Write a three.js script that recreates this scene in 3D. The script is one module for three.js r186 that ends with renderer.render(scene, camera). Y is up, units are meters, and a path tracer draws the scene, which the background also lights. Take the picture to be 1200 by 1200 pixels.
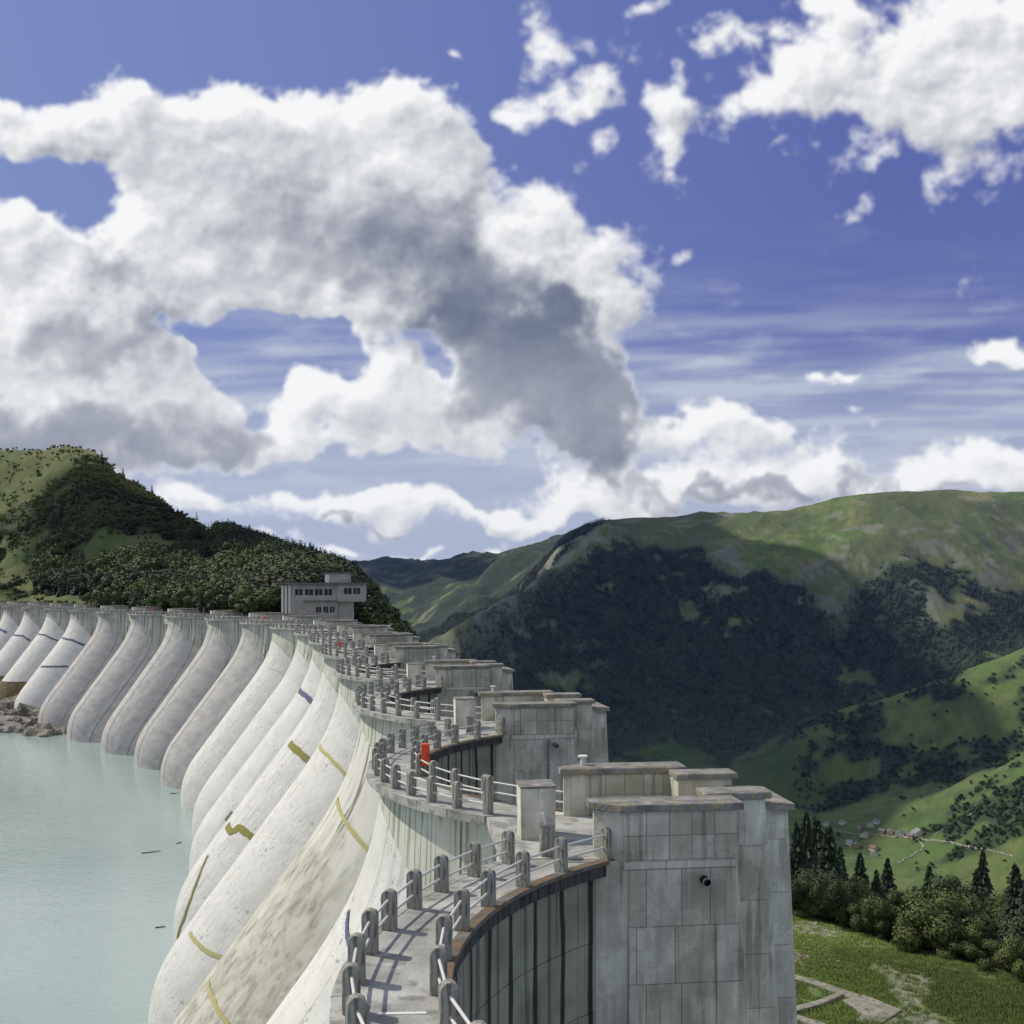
import * as THREE from 'three';
import { mergeGeometries, mergeVertices } from 'three/addons/utils/BufferGeometryUtils.js';

// ------------------------------------------------------------------ camera, sky, sun, exposure
const scene = new THREE.Scene();
const renderer = new THREE.WebGLRenderer({ antialias: true });
renderer.toneMapping = THREE.LinearToneMapping;
renderer.toneMappingExposure = 1.0;
renderer.shadowMap.enabled = true;
const EYE = 8.4, HOR = 685, F = 1200, MID = 600;              // eye above the crest walkway (y = 0); horizon row, focal length, middle column of the photograph
const camera = new THREE.PerspectiveCamera(2 * Math.atan(600 / F) * 180 / Math.PI, 1, 0.5, 20000);
camera.position.set(0, EYE, 0); camera.lookAt(0, EYE, -100);
camera.setViewOffset(1200, 1200, 0, 600 - HOR, 1200, 1200);    // lens shifted so that the horizon lies below the middle
const SUN = new THREE.Vector3(-0.66, 0.73, -0.30).normalize();
const sun = new THREE.DirectionalLight(0xfff5e8, 3.7);
sun.position.copy(SUN).multiplyScalar(900); sun.castShadow = true; sun.shadow.radius = 1;
{ const c = sun.shadow.camera; c.left = -500; c.right = 500; c.top = 500; c.bottom = -500; c.near = 1; c.far = 2500; sun.shadow.mapSize.set(4096, 4096); }
scene.add(sun, sun.target);
scene.fog = new THREE.FogExp2(new THREE.Color(0.24, 0.40, 1.0), 0.000013);

// ------------------------------------------------------------------ noise
function rng(seed) { let a = seed >>> 0; return () => { a = (a + 0x6d2b79f5) | 0; let t = Math.imul(a ^ (a >>> 15), 1 | a); t = (t + Math.imul(t ^ (t >>> 7), 61 | t)) ^ t; return ((t ^ (t >>> 14)) >>> 0) / 4294967296; }; }
const HT = new Float32Array(65536); { const r = rng(77); for (let i = 0; i < 65536; i++) HT[i] = r(); }
const hs = (x, y) => HT[(Math.imul(x, 374761) ^ Math.imul(y, 668265263) ^ (Math.imul(x, 668265263) >>> 13)) & 65535];
function vn(x, y, p = 0) {
  let ix = Math.floor(x), iy = Math.floor(y); const fx = x - ix, fy = y - iy, u = fx * fx * (3 - 2 * fx), v = fy * fy * (3 - 2 * fy);
  let jx = ix + 1, jy = iy + 1; if (p) { ix = ((ix % p) + p) % p; iy = ((iy % p) + p) % p; jx = ((jx % p) + p) % p; jy = ((jy % p) + p) % p; }
  const a = hs(ix, iy), b = hs(jx, iy), c = hs(ix, jy), d = hs(jx, jy);
  return a + (b - a) * u + (c - a) * v + (a - b - c + d) * u * v;
}
function fbm(x, y, o, p = 0) { let s = 0, a = 0.5, n = 0; for (let i = 0; i < o; i++) { s += a * vn(x, y, p); n += a; a *= 0.5; x = x * 2 + (p ? 0 : 13.7); y = y * 2 + (p ? 0 : 7.3); p *= 2; } return s / n; }
const clamp = (x, a = 0, b = 1) => x < a ? a : x > b ? b : x;
const sst = (a, b, x) => { const t = clamp((x - a) / (b - a)); return t * t * (3 - 2 * t); };
const lerp = (a, b, t) => a + (b - a) * t;
const l2 = (c) => { c /= 255; return c <= 0.04045 ? c / 12.92 : Math.pow((c + 0.055) / 1.055, 2.4); };

// ------------------------------------------------------------------ the sky: air and clouds by direction
const GA = new Float32Array(131072); for (let i = 0; i < 65536; i++) { GA[i * 2] = Math.cos(HT[i] * 6.28318); GA[i * 2 + 1] = Math.sin(HT[i] * 6.28318); }
const hi = (x, y) => ((Math.imul(x, 374761393) ^ Math.imul(y, 668265263)) >>> 7 ^ Math.imul(x + y * 57, 1274126177) >>> 11) & 65535;
function gn(x, y) {
  const ix = Math.floor(x), iy = Math.floor(y), fx = x - ix, fy = y - iy, u = fx * fx * fx * (fx * (fx * 6 - 15) + 10), v = fy * fy * fy * (fy * (fy * 6 - 15) + 10);
  const a = hi(ix, iy) * 2, b = hi(ix + 1, iy) * 2, c = hi(ix, iy + 1) * 2, d = hi(ix + 1, iy + 1) * 2;
  const A = GA[a] * fx + GA[a + 1] * fy, B = GA[b] * (fx - 1) + GA[b + 1] * fy, C = GA[c] * fx + GA[c + 1] * (fy - 1), D = GA[d] * (fx - 1) + GA[d + 1] * (fy - 1);
  return (A + (B - A) * u + (C - A) * v + (A - B - C + D) * u * v) * 1.4;
}
const gf = (x, y, o) => { let s = 0, a = .5; for (let i = 0; i < o; i++) { s += a * gn(x, y); const t = x * 1.62 - y * 1.18; y = x * 1.18 + y * 1.62 + 7.7; x = t + 3.1; a *= .52; } return s; };
const gb = (x, y, o) => { let s = 0, a = .5; for (let i = 0; i < o; i++) { s += a * Math.abs(gn(x, y)); const t = x * 1.62 - y * 1.18; y = x * 1.18 + y * 1.62 + 7.7; x = t + 3.1; a *= .55; } return s; };
function makeSky() {
  const W = 4096, H = 2048, data = new Float32Array(W * H * 4);
  // cloud masses: column, row (as the photograph shows them), half width, half height, weight
  const B = [[150,160,80,55,1],[255,160,100,55,1],[420,146,54,54,1],[488,178,60,70,1],[340,240,150,90,1.2],[190,240,85,80,1],[240,320,90,50,.8],[540,265,85,80,1],[625,290,70,62,1],[690,325,62,46,.8],[600,385,85,60,1.1],[640,440,75,60,1.1],[700,500,56,46,1.1],[745,350,40,30,.5],[480,330,95,48,.9],[400,330,90,46,.9],[290,350,70,30,.6],
    [15,135,70,26,.75],[70,150,40,20,.45],[40,290,80,55,1],[100,360,105,60,1],[50,430,120,65,1],[195,450,80,36,.9],[305,512,60,28,.85],[10,540,150,50,1],[225,590,36,20,.75],[180,515,80,34,.9],[235,470,50,24,.7],[120,455,80,40,.8],
    [362,462,46,24,.75],[455,422,36,36,.9],[430,478,75,36,.8],[545,478,70,38,.7],[490,518,70,22,.6],[465,602,160,17,.8],[430,590,60,16,.5],[590,600,40,12,.45],[860,570,240,26,.9],[1060,550,170,24,.85],[830,512,140,24,.85],[720,592,90,16,.6],[1200,542,80,26,.8],[640,600,90,9,.35],
    [980,442,46,9,.6],[1180,418,50,15,.7],[640,45,26,30,.62],[655,108,58,30,.62],[605,125,24,12,.4],[690,135,26,18,.45],[797,92,20,24,.55],[788,155,34,40,.75],[770,120,30,20,.35],[885,42,44,20,.6],[850,60,30,14,.35],[955,100,66,46,.95],[890,115,50,20,.45],[985,30,30,38,.78],[960,10,40,20,.4],[1110,72,100,82,1.1],[1190,60,85,100,1.05],[1100,175,28,55,.68],[1020,190,44,30,.44],[760,8,45,14,.6],[700,40,40,24,.32],[730,70,30,16,.3],[820,40,30,16,.3],[705,186,30,12,.44],[800,312,28,14,.46],[830,340,40,10,.26],[835,130,46,32,.36],[990,245,14,12,.4],[930,180,18,10,.34],[1150,205,44,26,.36],[540,70,16,8,.3],[1060,120,40,30,.5],[1130,330,20,26,.22],
    [70,205,80,30,-.7],[105,262,34,56,-.7],[170,325,60,18,-.4],[200,395,50,14,-.45],[380,402,80,20,-.85],[270,400,36,20,-.55],[470,562,140,12,-.5],[330,560,60,12,-.4],
    [490,652,30,6,.65],[400,650,30,8,.65],[610,641,55,9,.65],[560,655,30,5,.4],[330,640,40,8,.4]];
  const Dk = [[640,440,80,60,1.2],[708,508,48,42,1.4],[590,385,80,42,.85],[560,330,60,45,.35],[480,290,75,55,.32],[330,265,90,50,.16],[130,400,70,32,.36],[60,520,170,42,.62],[250,540,60,18,.35],[470,612,75,8,.5],[1000,580,220,14,.3],[840,580,120,14,.25],[120,310,40,24,.16]];
  const blob = (L, u, v) => { let s = 0; for (let i = 0; i < L.length; i++) { const b = L[i], x = (u - b[0]) / b[2], y = (v - b[1]) / b[3], r = x * x + y * y; if (r < 2.6) { const q = 1 - r / 2.6; s += b[4] * q * q * 1.5; } } return s; };
  const U0 = -440, V0 = -350, ST = 1.5, NU = 1390, NV = 705, Fd = new Float32Array(NU * NV), Fl = new Float32Array(NU * NV);
  for (let j = 0; j < NV; j++) for (let i = 0; i < NU; i++) {
    const u = U0 + i * ST, v = V0 + j * ST, wx = gf(u / 110 + 3, v / 110, 4) * 62, wy = gf(u / 110 + 40, v / 110 + 9, 4) * 52;
    const m = blob(B, u + wx, v + wy);
    Fl[j * NU + i] = m <= .001 ? -1 : Math.min(m, 1.6) - .52 + gf(u / 75, v / 62, 3) * .62 + (gb(u / 62 + 9, v / 55, 3) - .17) * 1.05;
    Fd[j * NU + i] = m <= .001 ? -1 : Math.min(m, 1.6) - .52 + gf(u / 75, v / 62, 7) * .62 + (gb(u / 62 + 9, v / 55, 6) - .2) * .95 + gf(u / 22, v / 19, 5) * (u > 560 && v < 380 ? .42 : .34) + gf(u / 8 + 4, v / 7, 3) * .14;
  }
  const at = (A, u, v) => { const x = clamp((u - U0) / ST, 0, NU - 1.01), y = clamp((v - V0) / ST, 0, NV - 1.01), i = x | 0, j = y | 0, fx = x - i, fy = y - j, k = j * NU + i; return (A[k] * (1 - fx) + A[k + 1] * fx) * (1 - fy) + (A[k + NU] * (1 - fx) + A[k + NU + 1] * fx) * fy; };
  const steps = [5, 8, 12, 17, 24, 34, 46], col = [0, 0, 0], mix = (r, g, b, t) => { col[0] = lerp(col[0], r, t); col[1] = lerp(col[1], g, t); col[2] = lerp(col[2], b, t); };
  const GW = 1024, GH = 256, G = new Float32Array(GW * GH * 2);  // the same kind of cloud beyond the frame, by its place on a layer overhead
  for (let j = 0; j < GH; j++) for (let i = 0; i < GW; i++) {
    const el = j / GH * Math.PI / 2, az = (i / GW - .5) * 2 * Math.PI, y = Math.sin(el), k = 2.1 / (y + .14), px = Math.cos(el) * Math.cos(az) * k + 31, pz = Math.cos(el) * Math.sin(az) * k + 17;
    const f = (a, b) => gf(a, b, 6) * .8 + (gb(a * 1.3, b * 1.3, 4) - .2) * .7 + gf(a * .35 + 5, b * .35, 2) * .8, c = f(px, pz), c2 = f(px + .16, pz + .08);
    G[(j * GW + i) * 2] = sst(-.14, .16, c) * .95; G[(j * GW + i) * 2 + 1] = clamp(.70 + (c - c2) * .5 - c * .35, 0, 1);
  }
  const ga = (i, j, k) => { const x = i / 4, y = clamp(j, 0, GH - 1.01), a = x | 0, b = y | 0, fx = x - a, fy = y - b, q = (p, r) => G[(r * GW + p % GW) * 2 + k]; return (q(a, b) * (1 - fx) + q(a + 1, b) * fx) * (1 - fy) + (q(a, b + 1) * (1 - fx) + q(a + 1, b + 1) * fx) * fy; };
  for (let j = 0; j < H; j++) {
    const el = ((j + .5) / H - .5) * Math.PI, y = Math.sin(el), ce = Math.cos(el);
    for (let i = 0; i < W; i++) {
      const az = ((i + .5) / W - .5) * 2 * Math.PI, x = ce * Math.cos(az), z = ce * Math.sin(az), o = (j * W + i) * 4;
      data[o + 3] = 1;
      if (y < -.01) { data[o] = .3; data[o + 1] = .36; data[o + 2] = .45; continue; }
      const D = -z, e = Math.max(y, 0), side = clamp((x + .42) / .75), hz = Math.exp(-e * 8.5);
      col[0] = lerp(.20, .097, side); col[1] = lerp(.262, .132, side); col[2] = lerp(.54, .395, side);
      mix(.37, .44, .62, hz * .85);
      const pu = D > .05 ? MID + F * x / D : 1e5, pv = D > .05 ? HOR - F * y / D : -1e5;
      const inside = D > .25 ? sst(-420, -160, pu) * (1 - sst(1360, 1620, pu)) * sst(-330, -120, pv) : 0;
      if (inside < 1) { const al = ga(i, el / Math.PI * 2 * GH, 0) * (1 - inside), q = ga(i, el / Math.PI * 2 * GH, 1); mix(lerp(.20, .84, q), lerp(.225, .85, q), lerp(.30, .87, q), al); }
      if (inside > 0) {
        // thin veil of high cloud, drawn out sideways
        const st = gf(pu / 300 + 2, (pv + pu * .03) / 26 + 5, 6) + .5, band = Math.exp(-Math.pow((pv - 465) / 95, 2));
        const wisp = sst(.20, 1.0, st) * band * .8 + sst(360, 560, pv) * .55 + sst(.12, .5, gf(pu / 130 + 50, pv / 42 + 3, 6)) * .30 * sst(230, 380, pv);
        mix(.56, .61, .70, clamp(wisp, 0, .8) * inside);
        const c = at(Fd, pu, pv);
        if (c > -.16) {
          let tau = 0; for (const s of steps) { const q = at(Fl, pu - s * 1.15, pv - s); tau += clamp(q * 1.6 + .05) * s; }
          const soft = Math.max(sst(540, 620, pu) * (1 - sst(330, 420, pv)), sst(560, 610, pv) * .5, sst(480, 540, pv) * sst(700, 800, pu) * .8), a = sst(lerp(-.20, -.20, soft), lerp(.40, .66, soft), c) * inside, dk = blob(Dk, pu + gf(pu / 70, pv / 70, 5) * 90, pv + gf(pu / 70 + 9, pv / 70, 5) * 80);
          const cl = at(Fl, pu, pv), slope = cl - at(Fl, pu - 14, pv - 16), fine = c - at(Fd, pu - 4, pv - 5);
          const lump = gb(pu / 58, pv / 50, 4) - gb((pu - 9) / 58, (pv - 11) / 50, 4), crisp = gb(pu / 24 + 5, pv / 21, 4) - gb((pu - 4) / 24 + 5, (pv - 5) / 21, 4);
          let lit = .73 + .29 * Math.exp(-tau / 70) + .20 * clamp(slope, -.8, .8) + .26 * lump + .09 * crisp + .14 * clamp(fine, -.4, .4) + .12 * (1 - sst(.05, .55, c)) + gf(pu / 140, pv / 110, 3) * .24 + .06 * soft;
          const kd = 1 - Math.exp(-2.4 * dk * sst(-.05, .5, c)); lit = lerp(lit, .10 + .30 * (lit - .7) + gf(pu / 46, pv / 60, 4) * .08, kd);
          const lo = .27 * sst(.29, .176, y); lit = lo + (1 - lo) * clamp(lit, .02, 1);
          const q = Math.pow(clamp(lit, .02, 1.02), 1.35);
          mix(lerp(.085, .93, q), lerp(.115, .94, q), lerp(.20, .945, q), a);
        }
      }
      data[o] = Math.max(col[0], .02); data[o + 1] = Math.max(col[1], .02); data[o + 2] = Math.max(col[2], .02);
    }
  }
  const t = new THREE.DataTexture(data, W, H, THREE.RGBAFormat, THREE.FloatType);
  t.mapping = THREE.EquirectangularReflectionMapping; t.magFilter = t.minFilter = THREE.LinearFilter; t.needsUpdate = true;
  return t;
}
const skyTexture = makeSky();
scene.background = skyTexture; scene.environment = skyTexture;

// ------------------------------------------------------------------ helpers
const taken = {};
const numbered = (n) => { const c = taken[n] = (taken[n] ?? -1) + 1; return c ? n + '_' + String(c).padStart(3, '0') : n; };
function tag(o, label, category, group) { o.userData.label = label; o.userData.category = category; if (group) o.userData.group = group; return o; }
function thing(name, label, category, [x, y, z] = [0, 0, 0], turn = 0, group) {
  const g = new THREE.Group(); g.name = numbered(name); g.position.set(x, y, z); g.rotation.y = turn; scene.add(g); return tag(g, label, category, group);
}
function mesh(name, geo, mat, parent, pos) {
  const m = new THREE.Mesh(Array.isArray(geo) ? mergeGeometries(geo.map((g) => g.index ? g.toNonIndexed() : g)) : geo, mat); m.name = parent === scene ? numbered(name) : name; m.castShadow = m.receiveShadow = true;
  if (pos) m.position.set(...pos); parent.add(m); return m;
}
function structure(name, geo, mat) { const m = mesh(name, geo, mat, scene); m.userData.kind = 'structure'; return m; }
function copy(o, label) { const c = o.clone(); c.name = numbered(o.name.replace(/_\d{3}$/, '')); c.userData = { ...o.userData }; if (label) c.userData.label = label; scene.add(c); return c; }
// texture from a function of (x, y) in 0..1 that returns sRGB 0..255
function tex(n, tile, fn, m = n) {
  const d = new Uint8Array(n * m * 4);
  for (let j = 0; j < m; j++) for (let i = 0; i < n; i++) { const c = fn(i / n, j / m), o = (j * n + i) * 4; d[o] = clamp(c[0], 0, 255); d[o + 1] = clamp(c[1], 0, 255); d[o + 2] = clamp(c[2], 0, 255); d[o + 3] = 255; }
  const t = new THREE.DataTexture(d, n, m); t.colorSpace = THREE.SRGBColorSpace; t.wrapS = t.wrapT = THREE.RepeatWrapping; t.magFilter = THREE.LinearFilter; t.minFilter = THREE.LinearMipmapLinearFilter; t.generateMipmaps = true;
  t.repeat.set(1 / (Array.isArray(tile) ? tile[0] : tile), 1 / (Array.isArray(tile) ? tile[1] : tile)); t.needsUpdate = true; return t;
}
function bumpOf(n, tile, fn) { const t = tex(n, tile, (x, y) => { const v = fn(x, y) * 255; return [v, v, v]; }); t.colorSpace = THREE.NoColorSpace; return t; }
function std(o) { return new THREE.MeshStandardMaterial({ roughness: .9, metalness: 0, ...o }); }
// box with uv in metres
function box(w, h, d, x = 0, y = 0, z = 0) {
  const g = new THREE.BoxGeometry(w, h, d), uv = g.attributes.uv, p = g.attributes.position, n = g.attributes.normal;
  for (let i = 0; i < p.count; i++) { const X = p.getX(i) + x, Y = p.getY(i) + y, Z = p.getZ(i) + z; Math.abs(n.getY(i)) > .5 ? uv.setXY(i, X, Z) : Math.abs(n.getX(i)) > .5 ? uv.setXY(i, Z, Y) : uv.setXY(i, X, Y); }
  return g.translate(x, y, z);
}
const planarUV = (g) => {                                       // uv in metres by the way each face points
  g = g.index ? g.toNonIndexed() : g; g.computeVertexNormals(); const p = g.attributes.position, n = g.attributes.normal, uv = new Float32Array(p.count * 2);
  for (let i = 0; i < p.count; i++) { const X = p.getX(i), Y = p.getY(i), Z = p.getZ(i), ax = Math.abs(n.getX(i)), ay = Math.abs(n.getY(i)), az = Math.abs(n.getZ(i)); if (ay > ax && ay > az) { uv[i * 2] = X; uv[i * 2 + 1] = Z; } else if (ax > az) { uv[i * 2] = Z; uv[i * 2 + 1] = Y; } else { uv[i * 2] = X; uv[i * 2 + 1] = Y; } }
  g.setAttribute('uv', new THREE.BufferAttribute(uv, 2)); return g;
};
// prism: outline in (x, y), from z0 to z1
function prismXY(pts, z0, z1, bevel = 0) {
  const g = new THREE.ExtrudeGeometry(new THREE.Shape(pts.map((p) => new THREE.Vector2(...p))), { depth: z1 - z0 - 2 * bevel, bevelEnabled: bevel > 0, bevelSize: bevel, bevelThickness: bevel, bevelOffset: -bevel, bevelSegments: 1, steps: 1 });
  return planarUV(g.translate(0, 0, z0 + bevel));
}
// prism: outline in plan (x, z), from y0 to y1
function prismXZ(pts, y0, y1, bevel = 0) {
  const g = new THREE.ExtrudeGeometry(new THREE.Shape(pts.map(([x, z]) => new THREE.Vector2(x, -z))), { depth: y1 - y0 - 2 * bevel, bevelEnabled: bevel > 0, bevelSize: bevel, bevelThickness: bevel, bevelOffset: -bevel, bevelSegments: 1, steps: 1 });
  return planarUV(g.rotateX(-Math.PI / 2).translate(0, y0 + bevel, 0));
}
function grid(nu, nv, fn, uvf, close) {                         // a sheet of (nu+1) x (nv+1) points
  const P = [], U = [], I = [];
  for (let j = 0; j <= nv; j++) for (let i = 0; i <= nu; i++) { P.push(...fn(i / nu, j / nv)); U.push(...(uvf ? uvf(i / nu, j / nv) : [i / nu, j / nv])); }
  for (let j = 0; j < nv; j++) for (let i = 0; i < nu; i++) { const a = j * (nu + 1) + i, b = a + 1, c = a + nu + 1, d = c + 1; I.push(a, c, b, b, c, d); }
  const g = new THREE.BufferGeometry(); g.setAttribute('position', new THREE.Float32BufferAttribute(P, 3)); g.setAttribute('uv', new THREE.Float32BufferAttribute(U, 2)); g.setIndex(I); g.computeVertexNormals(); return g;
}
function cyl(r, a, b, seg = 10, r2 = r) {                       // round bar from a to b
  const A = new THREE.Vector3(...a), Bv = new THREE.Vector3(...b), d = Bv.clone().sub(A), g = new THREE.CylinderGeometry(r2, r, d.length(), seg);
  g.applyQuaternion(new THREE.Quaternion().setFromUnitVectors(new THREE.Vector3(0, 1, 0), d.clone().normalize())); return g.translate(...A.add(Bv).multiplyScalar(.5).toArray());
}
// ground height from columns of the photograph: (column, distance) -> height; the distances are those of valley floor, spurs and ridges
const yToH = (y, d) => EYE - (y - HOR) / F * d;
function lineAt(L, x) { if (x <= L[0][0]) return L[0]; for (let i = 1; i < L.length; i++) if (x <= L[i][0]) { const t = (x - L[i - 1][0]) / (L[i][0] - L[i - 1][0]); return [x, lerp(L[i - 1][1], L[i][1], t), lerp(L[i - 1][2], L[i][2], t)]; } return L[L.length - 1]; }
function profile(lines, x) {                                    // each line: [column, distance, row or {h}] nodes already turned into heights
  return lines.map((L) => lineAt(L, x));
}
function evalProfile(P, d) {
  const n = P.length; if (d <= P[0][1]) return P[0][2]; if (d >= P[n - 1][1]) return P[n - 1][2];
  let i = 1; while (P[i][1] < d) i++;
  const sl = (k) => k < 1 || k >= n ? 0 : (P[k][2] - P[k - 1][2]) / (P[k][1] - P[k - 1][1]);
  const tan = (k) => { if (k === 0) return sl(1); if (k === n - 1) return sl(n - 1); const a = sl(k), b = sl(k + 1); return a * b <= 0 ? 0 : 2 * a * b / (a + b); };
  const h = P[i][1] - P[i - 1][1], t = (d - P[i - 1][1]) / h, t2 = t * t, t3 = t2 * t;
  return (2 * t3 - 3 * t2 + 1) * P[i - 1][2] + (t3 - 2 * t2 + t) * h * tan(i - 1) + (-2 * t3 + 3 * t2) * P[i][2] + (t3 - t2) * h * tan(i);
}
const nodes = (L) => L.map(([x, d, y]) => [x, d, Array.isArray(y) ? y[0] : yToH(y, d)]);   // [h] is a height, a bare number a row

// ------------------------------------------------------------------ ground: valley and mountains
const WATER = -34;
const VL = [
  [[200, 40, [-33]], [1500, 40, [-31]]],
  [[200, 70, [-33]], [900, 70, [-32.5]], [1500, 60, [-31]]],
  [[200, 130, [-36]], [900, 128, [-32.3]], [930, 123, [-31.9]], [1060, 112, [-31.8]], [1200, 101, [-31.4]], [1500, 90, [-30]]],
  [[200, 150, [-48]], [930, 146, [-43]], [1060, 134, [-43]], [1200, 122, [-42]], [1500, 110, [-41]]],
  [[200, 300, [-100]], [930, 300, [-94]], [1200, 290, [-86]], [1500, 280, [-70]]],
  [[200, 750, [-270]], [1500, 750, [-240]]],
  [[200, 1500, [-470]], [960, 1600, 1063], [1020, 1600, 1060], [1080, 1550, 1065], [1140, 1500, 1075], [1200, 1500, 1060], [1500, 1400, 1000]],
  [[200, 1900, [-500]], [960, 1900, 1008], [1020, 1900, 1005], [1080, 1850, 1000], [1140, 1800, 980], [1200, 1750, 960], [1500, 1700, 860]],
  [[200, 2150, [-505]], [960, 2150, 968], [1010, 2100, 964], [1050, 2080, 950], [1080, 2080, 938], [1140, 2050, 914], [1200, 2000, 892], [1500, 1950, 800]],
  [[200, 2400, [-500]], [800, 2400, 938], [960, 2350, 952], [1020, 2350, [-490]], [1080, 2300, [-460]], [1140, 2250, [-420]], [1200, 2200, [-400]], [1500, 2200, [-320]]],
  [[200, 2650, 905], [800, 2650, 905], [870, 2650, 900], [930, 2680, 860], [1010, 2700, 832], [1080, 2700, 806], [1140, 2700, 788], [1200, 2700, 764], [1500, 2700, 690]],
  [[200, 3000, 850], [900, 3000, 850], [960, 3000, 840], [1020, 3000, 828], [1080, 3000, 815], [1140, 3000, 800], [1200, 3000, 780], [1500, 3000, 720]],
  [[200, 3300, 830], [480, 3300, 790], [560, 3400, 726], [600, 3500, 694], [640, 3700, 668], [690, 3950, 640], [720, 4050, 632], [800, 4000, 655], [900, 3800, 655], [960, 3700, 658], [1020, 3600, 660], [1080, 3550, 660], [1140, 3500, 666], [1200, 3500, 672], [1500, 3500, 650]],
  [[200, 4000, 770], [480, 4000, 765], [560, 3900, 738], [600, 4050, 702], [640, 4200, 662], [665, 4300, 641], [690, 4400, 627], [720, 4500, 611], [780, 4500, 610], [830, 4500, 602], [880, 4500, 605], [920, 4400, 602], [960, 4300, 592], [1000, 4200, 582], [1040, 4200, 579], [1075, 4200, 577], [1110, 4200, 574.5], [1150, 4200, 576], [1200, 4200, 579], [1300, 4200, 572], [1500, 4200, 565]],
  [[200, 5000, 715], [480, 5200, 705], [560, 5000, 692], [600, 4800, 672], [640, 4700, 655], [690, 4900, 632], [720, 5100, 632], [1500, 5200, 640]],
  [[200, 6300, 665], [400, 6300, 662], [440, 6300, 660], [480, 6300, 657], [520, 6200, 659], [545, 6000, 657], [580, 5800, 652], [615, 5500, 643], [640, 5400, 636], [690, 5500, 622], [720, 5600, 622], [1500, 6500, 620]],
  [[200, 9500, 692], [1500, 9500, 692]],
].map(nodes);
const ridged = (x, y, o) => { let s = 0, a = .5; for (let i = 0; i < o; i++) { s += a * (1 - Math.abs(2 * vn(x, y) - 1)); a *= .5; x = x * 2.03 + 5; y = y * 2.03 + 9; } return s; };
const warp = (X, d) => MID + F * X / d + (fbm(X / 330 + 3, d / 330 + 8, 3) - .5) * 90 * sst(2750, 3300, d);
function valleyH(X, d, P = profile(VL, warp(X, d))) {
  let h = evalProfile(P, d);
  const far = sst(500, 2400, d), crest = P[13][1], onCrest = Math.exp(-Math.pow((d - crest) / 260, 2)), m = sst(2500, 3100, d);
  h += (ridged(X / 420 + d / 1500, d / 800, 5) - .55) * 125 * m * (1 - .75 * onCrest) + (fbm(X / 260, d / 260, 4) - .5) * 26 * far + (fbm(X / 60, d / 60, 4) - .5) * 15 * far * (1 - .4 * onCrest) + (fbm(X / 9, d / 9, 3) - .5) * lerp(.7, 3, sst(110, 300, d));
  return h;
}
// left hill, from the rocky shore to the ridge behind the dam
const HL = [
  [[-500, 200, [-50]], [700, 200, [-50]]],
  [[-500, 300, [-36]], [-60, 300, [-36]], [0, 292, [-34.5]], [60, 290, [-34.5]], [84, 298, [-35.5]], [95, 318, [-40]], [157, 290, [-44]], [250, 250, [-46]], [375, 205, [-46]], [440, 205, [-46]], [700, 205, [-70]]],
  [[-500, 420, [-10]], [-60, 420, [-18]], [0, 378, [-25]], [40, 348, [-30]], [83, 326, [-36]], [100, 330, [-41]], [157, 303, [-42]], [250, 262, [-42]], [375, 222, [-40]], [440, 222, [-44]], [700, 230, [-120]]],
  [[-500, 470, 690], [-60, 455, 702], [11, 432, 712], [61, 390, 717], [120, 348, 720], [200, 306, 724], [295, 264, 730], [340, 248, 735], [420, 240, 745], [470, 250, 790], [520, 260, 830], [700, 280, [-180]]],
  [[-500, 560, 640], [-60, 540, 665], [0, 520, 672], [61, 470, 680], [120, 430, 676], [200, 390, 690], [295, 340, 700], [360, 300, 702], [420, 290, 724], [470, 300, 790], [520, 300, 880], [700, 320, [-210]]],
  [[-500, 700, 500], [-200, 700, 515], [-60, 680, 524], [0, 660, 528], [50, 655, 532], [75, 650, 526], [92, 645, 525], [112, 640, 530], [140, 620, 560], [180, 600, 583], [200, 580, 602], [240, 540, 624], [290, 490, 642], [340, 430, 662], [400, 370, 684], [425, 345, 712], [450, 335, 745], [475, 330, 775], [520, 340, 880], [700, 380, [-240]]],
  [[-500, 900, 510], [0, 860, 560], [140, 820, 600], [240, 740, 660], [340, 640, 700], [425, 560, 790], [475, 540, 860], [700, 560, [-300]]],
  [[-500, 1300, 560], [0, 1200, 640], [240, 1000, 740], [425, 800, 900], [700, 800, [-340]]],
].map(nodes);
function hillH(X, d, P = profile(HL, MID + F * X / d)) {
  const up = sst(330, 460, d), crest = Math.exp(-Math.pow((d - P[5][1]) / 40, 2));
  return evalProfile(P, d) + (fbm(X / 42 + 3, d / 42, 4) - .5) * 16 * up * (1 - .8 * crest) + (fbm(X / 9, d / 9, 3) - .5) * 2.2 * lerp(.5, 1, up);
}
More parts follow.
